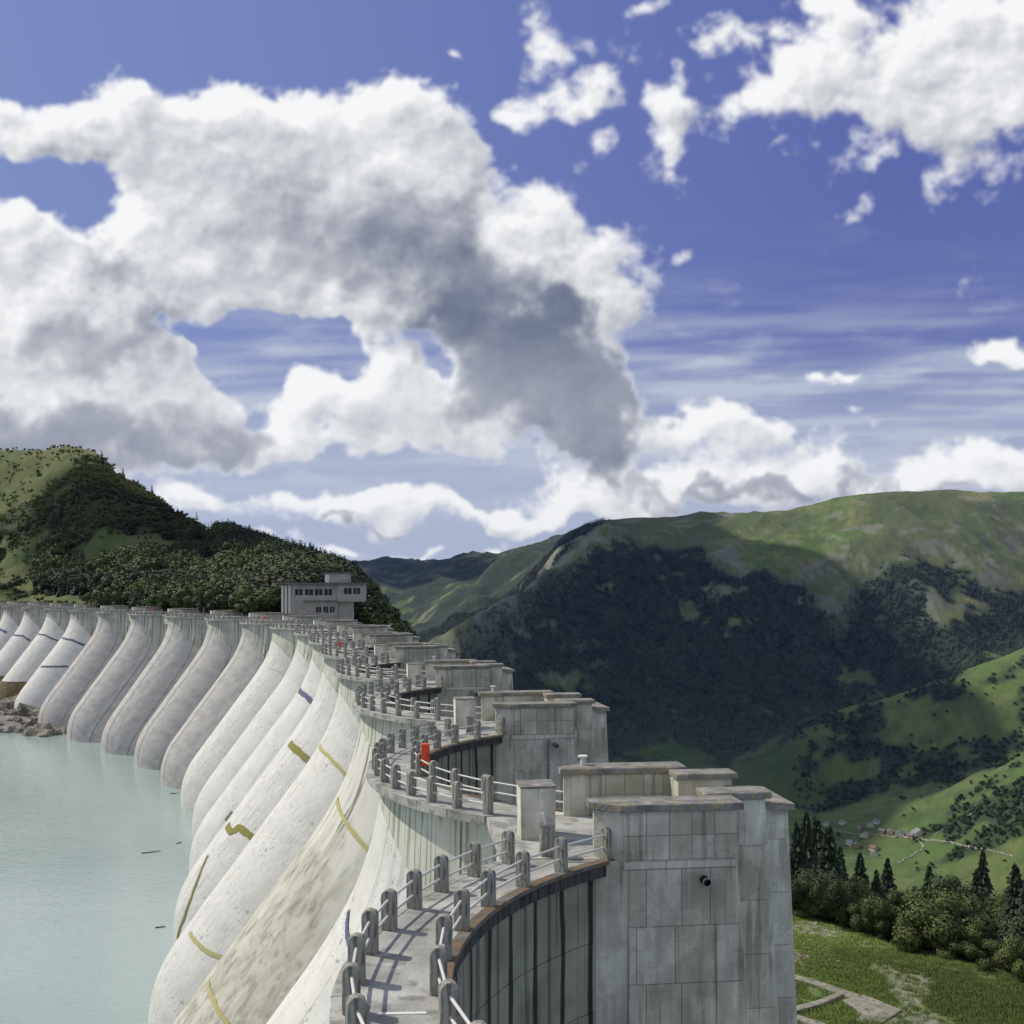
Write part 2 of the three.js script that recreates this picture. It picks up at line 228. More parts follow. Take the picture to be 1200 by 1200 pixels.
function polar(x0, x1, nx, ds, H, colour) {
  const nd = ds.length, P = new Float32Array(nx * nd * 3), C = new Float32Array(nx * nd * 3), I = [];
  for (let i = 0; i < nx; i++) {
    const px = lerp(x0, x1, i / (nx - 1)), tx = (px - MID) / F, lines = H === valleyH ? undefined : profile(HL, px);
    for (let j = 0; j < nd; j++) { const d = ds[j], X = tx * d, o = (j * nx + i) * 3; P[o] = X; P[o + 1] = H(X, d, lines); P[o + 2] = -d; }
  }
  for (let j = 0; j < nd - 1; j++) for (let i = 0; i < nx - 1; i++) { const a = j * nx + i; I.push(a, a + 1, a + nx, a + 1, a + nx + 1, a + nx); }
  const g = new THREE.BufferGeometry(); g.setAttribute('position', new THREE.BufferAttribute(P, 3)); g.setIndex(I); g.computeVertexNormals();
  const n = g.attributes.normal;
  for (let k = 0; k < nx * nd; k++) { const c = colour(P[k * 3], P[k * 3 + 1], -P[k * 3 + 2], n.getY(k)); C[k * 3] = c[0]; C[k * 3 + 1] = c[1]; C[k * 3 + 2] = c[2]; }
  g.setAttribute('color', new THREE.BufferAttribute(C, 3));
  g.setAttribute('uv', new THREE.BufferAttribute(new Float32Array(nx * nd * 2).map((_, k) => k % 2 ? -P[(k >> 1) * 3 + 2] : P[(k >> 1) * 3]), 2));
  return g;
}
const mix3 = (a, b, t) => [lerp(a[0], b[0], t), lerp(a[1], b[1], t), lerp(a[2], b[2], t)];
const MEADOW = [.072, .128, .022], DRY = [.19, .18, .065], WOOD = [.016, .030, .014], ROCK = [.23, .225, .21], HEATH = [.062, .085, .030];
// where trees stand: 0..1
function woodAt(X, d) {
  const px = MID + F * X / d, n = fbm(X / 210 + 7, d / 210, 5), n2 = fbm(X / 55 + 2, d / 55, 3);
  const lowW = sst(.54, .62, n * .55 + n2 * .45) * .8 * sst(1000, 1100, px + (n - .5) * 300), midW = clamp(sst(.52, .6, n * .6 + n2 * .4) + .5 * (1 - sst(930, 1020, px + (n - .5) * 120)));
  const P = profile(VL, px), top = P[12][1], low = P[11][1], t = (d - low) / (top - low) + (n - .5) * .9;
  const R = clamp(sst(-.5, -.1, t) * (1 - sst(.72, .98, t)) * sst(.34, .54, n2 * .5 + n * .5 + .06) * 1.1 + .3 * (1 - sst(.8, 1.1, t)) * (1 - sst(760, 900, px)));
  const Lf = sst(.32, .48, n * .6 + n2 * .4) * (1 - .85 * Math.exp(-Math.pow((d - top - 40) / 190, 2)));
  const hiW = lerp(Lf, R, sst(670, 760, px + (n - .5) * 60));
  return lerp(lerp(lowW, midW, sst(2300, 2400, d)), hiW, sst(2720, 2860, d));
}
function valleyColour(X, h, d, ny) {
  const n = fbm(X / 140, d / 140, 4), f = fbm(X / 16, d / 16, 4), s = fbm(X / 3, d / 3, 3);
  if (d < 135) { const c = mix3([.10, .15, .035], DRY, sst(.42, .66, f * .7 + s * .3)); return mix3(c, [.26, .25, .22], sst(.6, .74, fbm(X / 5 + 4, d / 5, 4)) * .6); }
  if (d < 900) return mix3(MEADOW, HEATH, .3 + .6 * f);
  let c = mix3(MEADOW, DRY, sst(.36, .7, n * .45 + f * .35 + s * .2) * (d > 3000 ? .9 : .55));
  c = mix3(c, [.035, .07, .016], sst(.55, .66, fbm(X / 34 + 6, d / 34, 4)) * .55);
  c = mix3(c, HEATH, sst(.5, .62, fbm(X / 320 + 9, d / 320, 5)) * (d > 3000 ? .75 : .2));
  c = mix3(c, ROCK, sst(.80, .66, ny + (f - .5) * .3) * (d > 2800 ? .45 : 0));
  if (d > 2800) c = mix3(c, ROCK, sst(.66, .74, fbm(X / 90 + 31, d / 60, 5)) * .4);
  if (d > 3000) { const px = MID + F * X / d; c = mix3(c, ROCK, sst(.46, .62, fbm(X / 40 + 3, d / 70, 5)) * .6 * sst(520, 570, px) * (1 - sst(690, 740, px)) * Math.exp(-Math.pow((d - profile(VL, px)[12][1]) / 220, 2))); }
  return mix3(c, WOOD, clamp(woodAt(X, d)) * .95);
}
const rowsV = []; for (let d = 42; d < 150; d *= 1.018) rowsV.push(d); for (let d = 150; d < 1500; d *= 1.04) rowsV.push(d); for (let d = 1500; d < 5300; d += 13) rowsV.push(d); for (let d = 5300; d < 6700; d += 26) rowsV.push(d); rowsV.push(7200, 8000, 9500);
const groundBump = bumpOf(256, 6, (x, y) => fbm(x * 24, y * 24, 3, 24));
const terrainMat = std({ vertexColors: true, roughness: 1, bumpMap: groundBump, bumpScale: .12 });
structure('terrain', polar(250, 1480, 720, rowsV, valleyH, valleyColour), terrainMat);
const rowsH = []; for (let d = 205; d < 420; d += 2.2) rowsH.push(d); for (let d = 420; d < 760; d += 2.6) rowsH.push(d); for (let d = 760; d < 1300; d += 24) rowsH.push(d);
function hillWood(X, d) {
  const px = MID + F * X / d, n = fbm(X / 48 + 11, d / 48, 4), P = profile(HL, px);
  if (d < P[3][1] - 4) return 0;
  const t = (d - P[3][1]) / (P[5][1] - P[3][1]);              // 0 at the dam, 1 on the ridge
  const open = (1 - sst(30, 90, px + (n - .5) * 110)) * sst(.55, .75, t) * .30 + (1 - sst(10, 60, px + (n - .5) * 60)) * sst(.15, .3, t) * (1 - sst(.5, .62, t)) * .22 + (1 - sst(90, 150, px)) * (1 - sst(.10, .22, t)) * .14;
  return sst(.39, .48, n + .06 - open + .12 * sst(150, 300, px));
}
function hillColour(X, h, d, ny) {
  const f = fbm(X / 12, d / 12, 4), s = fbm(X / 2.5, d / 2.5, 3), px = MID + F * X / d;
  if (px < 140 && d < profile(HL, px)[3][1] - 12) return mix3([.17, .165, .15], [.30, .29, .265], sst(.35, .7, f * .5 + s * .5));
  const c = mix3([.062, .105, .022], mix3(DRY, HEATH, .4), sst(.36, .66, f * .6 + s * .4) * .8);
  return mix3(c, [.028, .046, .016], hillWood(X, d) * .9);
}
structure('hillside', polar(-480, 690, 620, rowsH, hillH, hillColour), terrainMat);
const groundY = (X, d) => { const px = MID + F * X / d; return px < 480 && d < 1000 ? hillH(X, d) : valleyH(X, d); };

// ------------------------------------------------------------------ where the piers and arches of the dam stand (x, distance)
const J = [[3.07, 8.4], [.8, 34.3], [-2.8, 60.2], [-8.3, 86.7], [-14.6, 113.2], [-21.1, 139.8], [-27.7, 166.3], [-36.6, 192], [-47.9, 216.9], [-61.2, 240.8], [-76.8, 263.1], [-94.7, 283.8], [-112.3, 304.6], [-130, 325.4], [-147.4, 346.5], [-165, 367.3], [-182.7, 388.1], [-200.6, 408.7], [-219.3, 428.6]];
// lake
{
  const pts = J.map(([x, d]) => [x, d]); const s = new THREE.Shape(); s.moveTo(8, -60); for (const [x, d] of pts) s.lineTo(x - 4, d); s.lineTo(-400, 470); s.lineTo(-900, 470); s.lineTo(-900, -60); s.closePath();
  const g = new THREE.ShapeGeometry(s).rotateX(-Math.PI / 2); const p = g.attributes.position, uv = g.attributes.uv; for (let i = 0; i < p.count; i++) uv.setXY(i, p.getX(i), p.getZ(i));
  const rip = bumpOf(512, 26, (x, y) => fbm(x * 14, y * 42, 4, 14) * .6 + fbm(x * 50, y * 90, 2, 50) * .4);
  const mottle = tex(512, 180, (x, y) => { const v = fbm(x * 8, y * 8, 5, 8) - .5; return [151 + v * 20, 167 + v * 18, 162 + v * 18]; });
  const w = structure('water', g, new THREE.MeshPhysicalMaterial({ map: mottle, roughness: .1, ior: 1.33, bumpMap: rip, bumpScale: .05 })); w.position.y = WATER;
}

// ------------------------------------------------------------------ concrete and lining
const streak = (x, y, fx, fy) => fbm(x * fx, y * fy, 3, 0);
const concreteTex = tex(1024, 7, (x, y) => {
  const m = fbm(x * 7, y * 7, 6, 7), s = fbm(x * 48, y * 3, 3, 3 * 16), f = vn(x * 400, y * 400, 400), b = (Math.abs(((y * 28) % 1) - .5) > .47 ? -9 : 0) - sst(.53, .58, fbm(x * 9 + .7, y * 6, 6, 18)) * 13 + sst(.60, .64, fbm(x * 12, y * 8 + .4, 5, 24)) * 9;
  const st = sst(.58, .78, fbm(x * 36, y * 2, 4, 36)) * 34, v = 184 + (m - .5) * 64 + (s - .5) * 26 + (f - .5) * 18 + b - st; return [v + 4, v + 4, v - 12];
});
const darkConcreteTex = tex(512, 5, (x, y) => { const m = fbm(x * 6, y * 6, 6, 6), f = vn(x * 256, y * 256, 256), st = sst(.5, .75, fbm(x * 30, y * 3, 4, 30)) * 40, v = 132 + (m - .5) * 78 + (f - .5) * 20 - st; return [v + 4, v + 4, v - 10]; });
const postTex = tex(512, 1.6, (x, y) => { const m = fbm(x * 6, y * 6, 5, 6), f = vn(x * 256, y * 256, 256), st = sst(.5, .72, fbm(x * 22, y * 3, 4, 22)) * 44, v = 142 + (m - .5) * 70 + (f - .5) * 34 - st; return [v + 1, v + 2, v - 8]; });
const lichenTex = tex(512, 3, (x, y) => {                       // weathered coping: black crust with orange lichen
  const m = fbm(x * 8, y * 8, 5, 8), o = sst(.50, .66, fbm(x * 10 + .3, y * 24, 5, 240)), f = vn(x * 256, y * 256, 256); const v = 88 + (m - .5) * 70 + (f - .5) * 30; return [lerp(v, 136, o * .55), lerp(v, 100, o * .55), lerp(v - 6, 56, o * .55)];
});
const capTex = tex(512, 3, (x, y) => { const m = fbm(x * 9, y * 9, 5, 9), f = vn(x * 256, y * 256, 256), o = sst(.6, .72, fbm(x * 20, y * 20, 4, 20)) * .5; const v = 122 + (m - .5) * 84 + (f - .5) * 36; return [lerp(v, 165, o), lerp(v, 150, o), lerp(v - 6, 92, o)]; });
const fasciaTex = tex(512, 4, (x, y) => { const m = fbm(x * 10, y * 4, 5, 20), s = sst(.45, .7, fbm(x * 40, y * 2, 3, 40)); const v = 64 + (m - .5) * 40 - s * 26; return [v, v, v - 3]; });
const deckTex = tex(1024, 6, (x, y) => { const m = fbm(x * 6, y * 6, 6, 6), f = vn(x * 512, y * 512, 512), d = sst(.55, .75, fbm(x * 16 + .5, y * 16, 5, 16)) * 34, v = 156 + (m - .5) * 84 + (f - .5) * 34 - d; return [v, v + 1, v - 6]; });
const liningTex = tex(1024, 9, (x, y) => {                      // white membrane with grime flecks and faint runs
  const m = fbm(x * 6, y * 6, 5, 6), g = fbm(x * 26, y * 22, 4, 104), sp = sst(.70, .78, fbm(x * 60, y * 44, 3, 660)) * 80 * sst(.42, .66, fbm(x * 5 + .5, y * 5, 4, 5)), run = sst(.6, .8, fbm(x * 40, y * 2, 3, 40)) * 14, seam = Math.abs(((x * 4 + .012 * fbm(x * 9, y * 9, 2, 9)) % 1) - .5) > .488 ? 16 : 0, v = 204 + (m - .5) * 26 + (g - .5) * 18 - sp * .7 - run - seam; return [v, v + 1, v - 6];
});
const algaeTex = tex(1024, 1, (x, y) => {                       // the same membrane under algae and silt, laid out over one whole arch (x across, y from the top down)
  const X = x * 30, Y = y * 44, m = fbm(X / 3.5, Y / 3.5, 6), s = fbm(X * 3.6, Y * 1.1, 4), w = sst(.52, .64, fbm(X * 2.2, Y * 1.0, 6)), k = sst(.55, .68, fbm(X * 4.2 + 3, Y * 1.3, 5)), d = sst(.6, .74, fbm(X * .8, Y * .8, 4));
  const up = sst(4.5, 11, Y + (fbm(X * 1.6, Y * .25, 4) - .5) * 13), base = 204 + (m - .5) * 16, v = 176 + (m - .5) * 42 + (s - .5) * 36 - k * 22 - d * 14;
  const drip = sst(.6, .74, fbm(X * 3.4 + 9, Y * .22, 4)) * (1 - up) * 90, c = [lerp(v, 202, w * .55), lerp(v, 202, w * .55), lerp(v - 16, 190, w * .55)];
  return [lerp(base - drip, c[0], up), lerp(base - drip, c[1], up), lerp(base - 10 - drip, c[2], up)];
});
const greyTex = tex(1024, 8, (x, y) => {                        // bare concrete with the lifts of the pour
  const lift = Math.abs(((y * 16 + .02 * fbm(x * 8, y * 8, 2, 8)) % 1) - .5) > .455 ? -9 : 0, m = fbm(x * 6, y * 6, 6, 6), h = fbm(x * 5, y * 64, 3, 320), s = fbm(x * 50, y * 2, 3, 50), v = 176 + (m - .5) * 40 + (h - .5) * 20 + (s - .5) * 24 + lift; return [v + 3, v + 2, v - 4];
});
const wallTex = tex(1024, [12, 10], (x, y) => {                 // crest wall: long runs of white lime and dark water stains
  const a = fbm(x * 70, y * 1, 4, 70), b = fbm(x * 30 + .4, y * 1, 3, 30), m = fbm(x * 8, y * 8, 5, 8), v = 172 + (m - .5) * 40 - sst(.5, .72, a) * 56 + sst(.58, .76, b) * 46; return [v + 2, v + 3, v - 8];
});
const greenWallTex = tex(1024, [9, 7], (x, y) => { const a = fbm(x * 60, y * 1, 4, 60), m = fbm(x * 6, y * 6, 6, 6), k = sst(.6, .74, fbm(x * 40, y * 2, 4, 40)), v = 190 + (m - .5) * 46 - sst(.52, .72, a) * 48 - k * 46; return [v, v + 3, v - 12]; });
const innerTex = tex(1024, [9, 9], (x, y) => {                  // downstream face of the arch: black streaks below each joint
  const m = fbm(x * 7, y * 7, 6, 7), c = x * 7 + .12 * fbm(x * 14, y * 4, 3, 14), near = Math.abs(((c) % 1) - .5), w = .05 + .10 * fbm(x * 40, y * 3, 3, 40), blk = 1 - sst(w * .5, w, near), s2 = sst(.58, .72, fbm(x * 56, y * 1, 4, 56)); const v = 150 + (m - .5) * 64; const q = clamp(blk * .88 + s2 * .35); return [lerp(v - 18, 28, q), lerp(v - 14, 29, q), lerp(v - 34, 26, q)];
});
const roughBump = bumpOf(512, 3, (x, y) => fbm(x * 40, y * 40, 4, 40));
const conc = std({ map: concreteTex, bumpMap: roughBump, bumpScale: .012 });
const concFar = std({ map: darkConcreteTex, bumpMap: roughBump, bumpScale: .01 });
const M = {
  conc, panel: [conc, std({ map: concreteTex, color: 0xf4f4ee, bumpMap: roughBump, bumpScale: .012 }), std({ map: concreteTex, color: 0xe9eae4, bumpMap: roughBump, bumpScale: .012 })],
  dark: concFar, post: std({ map: postTex, bumpMap: roughBump, bumpScale: .01 }), cap: std({ map: capTex, bumpMap: roughBump, bumpScale: .03 }), lichen: std({ map: lichenTex, bumpMap: roughBump, bumpScale: .02 }), fascia: std({ map: fasciaTex }), deck: std({ map: deckTex, bumpMap: roughBump, bumpScale: .012 }),
  lining: std({ map: liningTex, roughness: .75 }), algae: std({ map: algaeTex, roughness: .85 }), foot: std({ map: darkConcreteTex, color: 0xcbb890 }), grey: std({ map: greyTex, bumpMap: roughBump, bumpScale: .01 }), wall: std({ map: wallTex }), greenWall: std({ map: greenWallTex }), inner: std({ map: innerTex }),
  pipe: std({ color: 0xc9c9c2, roughness: .5 }), felt: std({ color: 0x6a6a68, roughness: .95 }), steel: std({ color: 0x8f9391, roughness: .4, metalness: .8 }), rust: std({ color: 0x4a3b2e }), black: std({ color: 0x161718, roughness: .8 }), orange: std({ color: 0xdf5226, roughness: .5 }), white: std({ color: 0xd8d8d2 }),
  yellow: std({ color: 0xa8a56c, roughness: .8 }), olive: std({ color: 0x7f7c35, roughness: .8 }), blue: std({ color: 0x565a76, roughness: .8 }), joint: std({ color: 0x5c5f60 }),
};

// ------------------------------------------------------------------ shape of one arch (local: x downstream, y up, z back along the crest)
const TT = 1.6, STAB = []; { let s = 0; for (let i = 0; i <= 600; i++) { STAB.push(s); const v = i * .1; s += .1 * .75 * sst(-2, 11, v) * (1 - sst(23, 33, v)); } }
const shear = (v) => v <= 0 ? 0 : v >= 59.9 ? STAB[599] : lerp(STAB[v * 10 | 0], STAB[(v * 10 | 0) + 1], v * 10 - (v * 10 | 0));
function archDims(L) { const k = L / 26, R0 = 13.6 * k; return { L, k, R0, off: 8.4 * k, Rw: R0 - .3, Ri: R0 - 1.75, end: L / 2 - 3 }; }
const drop = (A, R, p) => TT * R * (1 - Math.cos(p));
function archPoint(A, R, p, V) { const u = R * Math.cos(p) - A.off + (R < A.R0 - 1 ? shear(V - 11) : shear(V - drop(A, R, p))); return [-u, -V, -R * Math.sin(p)]; }   // p > 0 away along the crest
const bendAt = (A, R, p) => A.bend + drop(A, R, p);
function strip(o, pts, wide, lift = .07) {                       // a welded strip on the lining, through points of the face, given as (angle, depth)
  const n = (pts.length - 1) * 6, Q = []; for (let i = 0; i <= n; i++) { const f = i / 6, k = Math.min(f | 0, pts.length - 2), t = f - k; Q.push([lerp(pts[k][0], pts[k + 1][0], t), lerp(pts[k][1], pts[k + 1][1], t)]); }
  const at = (p, v) => new THREE.Vector3(...archPoint(o.A, o.R + lift, p, v)), pos = [], idx = [];
  Q.forEach(([p, v], i) => { const c = at(p, v), a = at(...Q[Math.max(0, i - 1)]), b = at(...Q[Math.min(n, i + 1)]), t = b.sub(a).normalize(), du = at(p + .01, v).sub(c), dv = at(p, v + .1).sub(c), nn = du.cross(dv).normalize(), w = nn.cross(t).multiplyScalar(wide / 2 * (.75 + .5 * vn(i * .9, pts[0][1] * 9))); pos.push(...c.clone().add(w).toArray(), ...c.clone().sub(w).toArray()); if (i) { const q = i * 2; idx.push(q - 2, q - 1, q, q - 1, q + 1, q); } });
  const g = new THREE.BufferGeometry(); g.setAttribute('position', new THREE.Float32BufferAttribute(pos, 3)); g.setIndex(idx); g.computeVertexNormals(); return g;
}
function curvedPanel(A, R0, R1, p0, p1, v0, v1) {               // a slab on the curved face between angles p0..p1 and depths v0(p)..v1(p)
  const n = 3, pos = [], uv = [], idx = [];
  for (const R of [R0, R1]) for (let i = 0; i <= n; i++) { const p = lerp(p0, p1, i / n); for (const v of [v0(p), v1(p)]) { pos.push(...archPoint(A, R, p, v)); uv.push(p * R, -v); } }
  const q = (a, b, c, d) => idx.push(a, b, c, b, d, c), s = (n + 1) * 2;
  for (let i = 0; i < n; i++) { const a = i * 2; q(s + a, s + a + 1, s + a + 2, s + a + 3); q(a, s + a, a + 2, s + a + 2); q(a + 1, s + a + 1, a + 3, s + a + 3); }
  q(0, 1, s, s + 1); const e = n * 2; q(e, e + 1, s + e, s + e + 1);
  const g = new THREE.BufferGeometry(); g.setAttribute('position', new THREE.Float32BufferAttribute(pos, 3)); g.setAttribute('uv', new THREE.Float32BufferAttribute(uv, 2)); g.setIndex(idx); const t = g.toNonIndexed(); t.computeVertexNormals(); return t;
}
function ringSlab(A, r0, r1, y0, y1, n, lim, a0 = -1, a1 = 1) { // walkway slab: cut square at z = +-lim
  const q = (R, t) => { const m = Math.asin(Math.min(lim / R, .999)), p = lerp(-m, m, (t + 1) / 2); return [-(R * Math.cos(p) - A.off), -R * Math.sin(p), R * p]; };
  const pos = [], uv = [], idx = []; const add = (a, b) => { const s = pos.length / 3; for (let i = 0; i <= n; i++) { const t = lerp(a0, a1, i / n); for (const [R, y] of [a, b]) { const c = q(R, t); pos.push(c[0], y, c[1]); uv.push(c[2], a[1] === b[1] ? R : y); } } for (let i = 0; i < n; i++) { const k = s + i * 2; idx.push(k, k + 1, k + 2, k + 1, k + 3, k + 2); } };
  add([r1, y1], [r0, y1]); add([r1, y0], [r1, y1]); add([r0, y1], [r0, y0]); add([r0, y0], [r1, y0]);
  for (const t of [a0, a1]) { const s = pos.length / 3; for (const [R, y] of [[r0, y0], [r1, y0], [r0, y1], [r1, y1]]) { const c = q(R, t); pos.push(c[0], y, c[1]); uv.push(R, y); } idx.push(s, s + 1, s + 2, s + 1, s + 3, s + 2); }
  const g = new THREE.BufferGeometry(); g.setAttribute('position', new THREE.Float32BufferAttribute(pos, 3)); g.setAttribute('uv', new THREE.Float32BufferAttribute(uv, 2)); g.setIndex(idx); g.computeVertexNormals(); return g;
}
const postShape = (w, h) => { const s = new THREE.Shape(); s.moveTo(-w / 2, -.1); s.lineTo(w / 2, -.1); s.lineTo(w / 2, h - w * .42); s.absellipse(0, h - w * .42, w / 2, w * .42, 0, Math.PI, false); s.closePath(); return s; };
function postGeo(w, h, t) { const g = new THREE.ExtrudeGeometry(postShape(w, h), { depth: t - .04, bevelEnabled: true, bevelSize: .02, bevelThickness: .02, bevelOffset: -.02, bevelSegments: 1, curveSegments: 8 }).translate(0, 0, -t / 2 + .02); return planarUV(g); }
const POST = postGeo(.36, 1.0, .24), POSTB = postGeo(.36, .97, .24), TALL = postGeo(.34, 1.42, .26), RAIL = new THREE.CylinderGeometry(.035, .035, 1, 8);

const ARCHES = [];
const archLabel = {
  0: 'white lined dam arch whose walkway has a pale strip laid across it', 1: 'white lined dam arch with a narrow blue strip on its face', 2: 'dam arch whose lining is stained by algae, with two yellow strips',
  3: 'clean white lined dam arch with yellow strips, beside the stained one', 4: 'white lined dam arch with a zigzag olive band across it', 5: 'white lined dam arch with a short blue band and a small hatch', 6: 'white lined dam arch with a pale weld line, next to the hatch arch', 7: 'white lined dam arch directly beside the row of grey arches',
};
function makeArch(i) {
  const [x0, d0] = J[i], [x1, d1] = J[i + 1], L = Math.hypot(x1 - x0, d1 - d0), th = Math.atan2(-(x1 - x0), d1 - d0), A = archDims(L); A.bend = 1.1 + .28 * Math.min(i, 6);
  const pos = [(x0 + x1) / 2, 0, -(d0 + d1) / 2], near = i < 4, grey = i >= 8 && i <= 12;
  const label = archLabel[i] ?? (grey ? 'grey unlined concrete dam arch with lift lines and a long joint' : 'small white lined dam arch with a dark blue line, above the rocky shore');
  const g = thing('dam_arch', label, 'dam arch', pos, th, grey ? 'grey unlined arches' : i > 12 ? 'white arches above the shore' : undefined);
  const { Rw, Ri, R0 } = A, pm = Math.asin((L / 2 - .8) / Rw), pi = Math.asin((L / 2 - 3.1) / Ri);
  const sk = near ? 1 : .6, n = 48 * sk | 0;
  // crest wall (upright) and the leaning barrel below it
  const wallMat = i < 8 ? M.greenWall : M.wall;
  const cw = mesh('crest_wall', grid(n, 4, (a, b) => { const p = lerp(-pm, pm, a); return archPoint(A, Rw, p, lerp(.1, bendAt(A, Rw, p) + .02, b)); }, (a, b) => { const p = lerp(-pm, pm, a); return [p * Rw + i * 3.7, -lerp(.1, bendAt(A, Rw, p), b)]; }), wallMat, g);
  if (near) { const m = 13; for (let k = 0; k < m; k++) { const a0 = lerp(-pm, pm, k / m) + .0012, a1 = lerp(-pm, pm, (k + 1) / m) - .0012; mesh('wall_panel', curvedPanel(A, Rw, Rw + .05 + .012 * hs(k, i), a0, a1, () => .32, (p) => bendAt(A, Rw, p) - .01), M.greenWall, cw); } }
  const R = Rw + .03, mat = grey ? M.grey : i === 2 ? M.algae : M.lining;
  const bar = mesh('barrel', grid(n, 64, (a, b) => { const p = lerp(-pm, pm, a); return archPoint(A, R, p, bendAt(A, R, p) + b * (40 - bendAt(A, R, p))); }, (a, b) => { const p = lerp(-pm, pm, a); return i === 2 ? [a, b] : [p * R + i * 2.9, -(bendAt(A, R, p) + b * (40 - bendAt(A, R, p))) * 1.2]; }), mat, g);
  // joints and strips that show on the faces
  const line = (name, p, v0, v1, w, mt, p2 = p) => { const a = v0, b = v1; mesh(name, grid(1, 40, (s, t) => archPoint(A, R + .025, lerp(p, p2, t) + (s - .5) * w / R, lerp(a, b, t) + drop(A, R, p)), null), mt, bar); };
  if (grey) { line('joint', .52, 1.6, 36, .12, M.joint); line('joint', -.12, 1.6, 36, .12, M.joint); line('joint', -.62, 1.6, 36, .1, M.joint); }
  else if (i > 2 && i < 8) line('joint', .30, 1.6, 36, .06, M.joint);
  if (i > 13) mesh('stained_foot', grid(24, 14, (a, b) => { const p = lerp(-pm, pm, a); return archPoint(A, R + .1, p, lerp(24, 36, b)); }, (a, b) => [a * 20, b * 9]), M.foot, bar).userData.label = 'rust and silt stained foot';
  // intrados
  const inn = mesh('inner_face', grid(32, 20, (a, b) => { const p = lerp(-pi, pi, a); return archPoint(A, Ri - .0, p, .1 + b * 38); }, (a, b) => [lerp(-pi, pi, a) * Ri, -b * 38]), M.inner, g);
  if (i < 2) { const m = 17; for (let k = 0; k < m; k++) for (let r = 0; r < 5; r++) { const a0 = lerp(-pi, pi, k / m) + .0011, a1 = lerp(-pi, pi, (k + 1) / m) - .0011, v0 = .3 + r * 2.1 + (r ? .012 : 0), v1 = .3 + (r + 1) * 2.1 - .012; mesh('face_panel', curvedPanel(A, Ri, Ri - .04 - .012 * hs(k + 5, r + i), a0, a1, () => v0, () => v1), M.inner, inn); } }
  // walkway with its edge beams
  const deck = mesh('walkway', ringSlab(A, R0 - 1.72, R0 + .12, -.28, 0, near ? 40 : 20, A.end), M.deck, g);
  const m = near ? 12 : 1;
  for (let k = 0; k < m; k++) {
    const a0 = -1 + 2 * k / m + (near ? .0012 : 0), a1 = -1 + 2 * (k + 1) / m - (near ? .0012 : 0), w = near ? (hs(k, i + 3) - .5) * .05 : 0, s = near ? 4 : 20;
    mesh('outer_edge_beam', ringSlab(A, R0 + .123, R0 + .42 + w, -.32, .012 + w * .1, s, A.end, a0, a1), M.deck, deck);
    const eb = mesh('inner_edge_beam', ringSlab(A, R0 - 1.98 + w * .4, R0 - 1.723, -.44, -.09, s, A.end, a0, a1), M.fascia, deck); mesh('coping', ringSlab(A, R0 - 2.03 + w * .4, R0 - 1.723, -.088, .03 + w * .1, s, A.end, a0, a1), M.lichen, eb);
  }
  if (i === 0) { const q = .02; mesh('joint_strip', ringSlab(A, R0 - 1.45, R0 - .5, .001, .012, 2, A.end, -.085, -.077), M.white, deck); }
  // railings, one on either side of the walkway
  for (const [side, R1, nm] of [['upstream', R0, i === 1 ? 15 : 14], ['downstream', R0 - 1.74, 13]]) {
    const lim = side === 'upstream' ? A.end - .4 : A.end - .15, pmx = Math.asin(lim / R1);
    const rl = thing('railing', i === 0 ? `railing of thick round-topped posts, ${side} side of the walkway crossed by a pale strip` : i === 1 ? `${side} railing of the curved walkway where the large orange box hangs` : `concrete post and pipe railing on the ${side} edge of a curved crest walkway`, 'railing', pos, th, i > 1 ? `${side} crest railings` : undefined);
    const P = [];
    for (let k = 0; k < nm; k++) { const p = lerp(-pmx, pmx, k / (nm - 1)) + (near ? (hs(k, i * 2 + 7) - .5) * .006 : 0); P.push([-(R1 * Math.cos(p) - A.off), -R1 * Math.sin(p), p]); const last = side === 'upstream' && k === 0 && i > 0, ps = mesh(last ? 'end_post' : 'post', last ? TALL : k % 3 ? POST : POSTB, M.post, rl, [P[k][0], 0, P[k][1]]); ps.rotation.y = -p + (hs(k, i + 9) - .5) * .06; ps.rotation.z = (hs(k + 3, i) - .5) * .02; }
    for (let k = 0; k + 1 < nm; k++) for (const y of [.36, .74]) { const r = mesh('rail', RAIL, M.pipe, rl, [(P[k][0] + P[k + 1][0]) / 2, y, (P[k][1] + P[k + 1][1]) / 2]); const dx = P[k + 1][0] - P[k][0], dz = P[k + 1][1] - P[k][1]; r.scale.y = Math.hypot(dx, dz); r.rotation.set(Math.PI / 2, 0, -Math.atan2(dx, dz), 'YXZ'); r.rotation.order = 'YXZ'; r.rotation.set(Math.PI / 2, Math.atan2(dx, dz), 0); }
  }
  const o = { A, g, bar, pos, th, R }; ARCHES.push(o); return o;
}
for (let i = 0; i + 1 < J.length; i++) makeArch(i);
const toWorld = (o, [x, y, z]) => [o.pos[0] + x * Math.cos(o.th) + z * Math.sin(o.th), y, o.pos[2] - x * Math.sin(o.th) + z * Math.cos(o.th)];
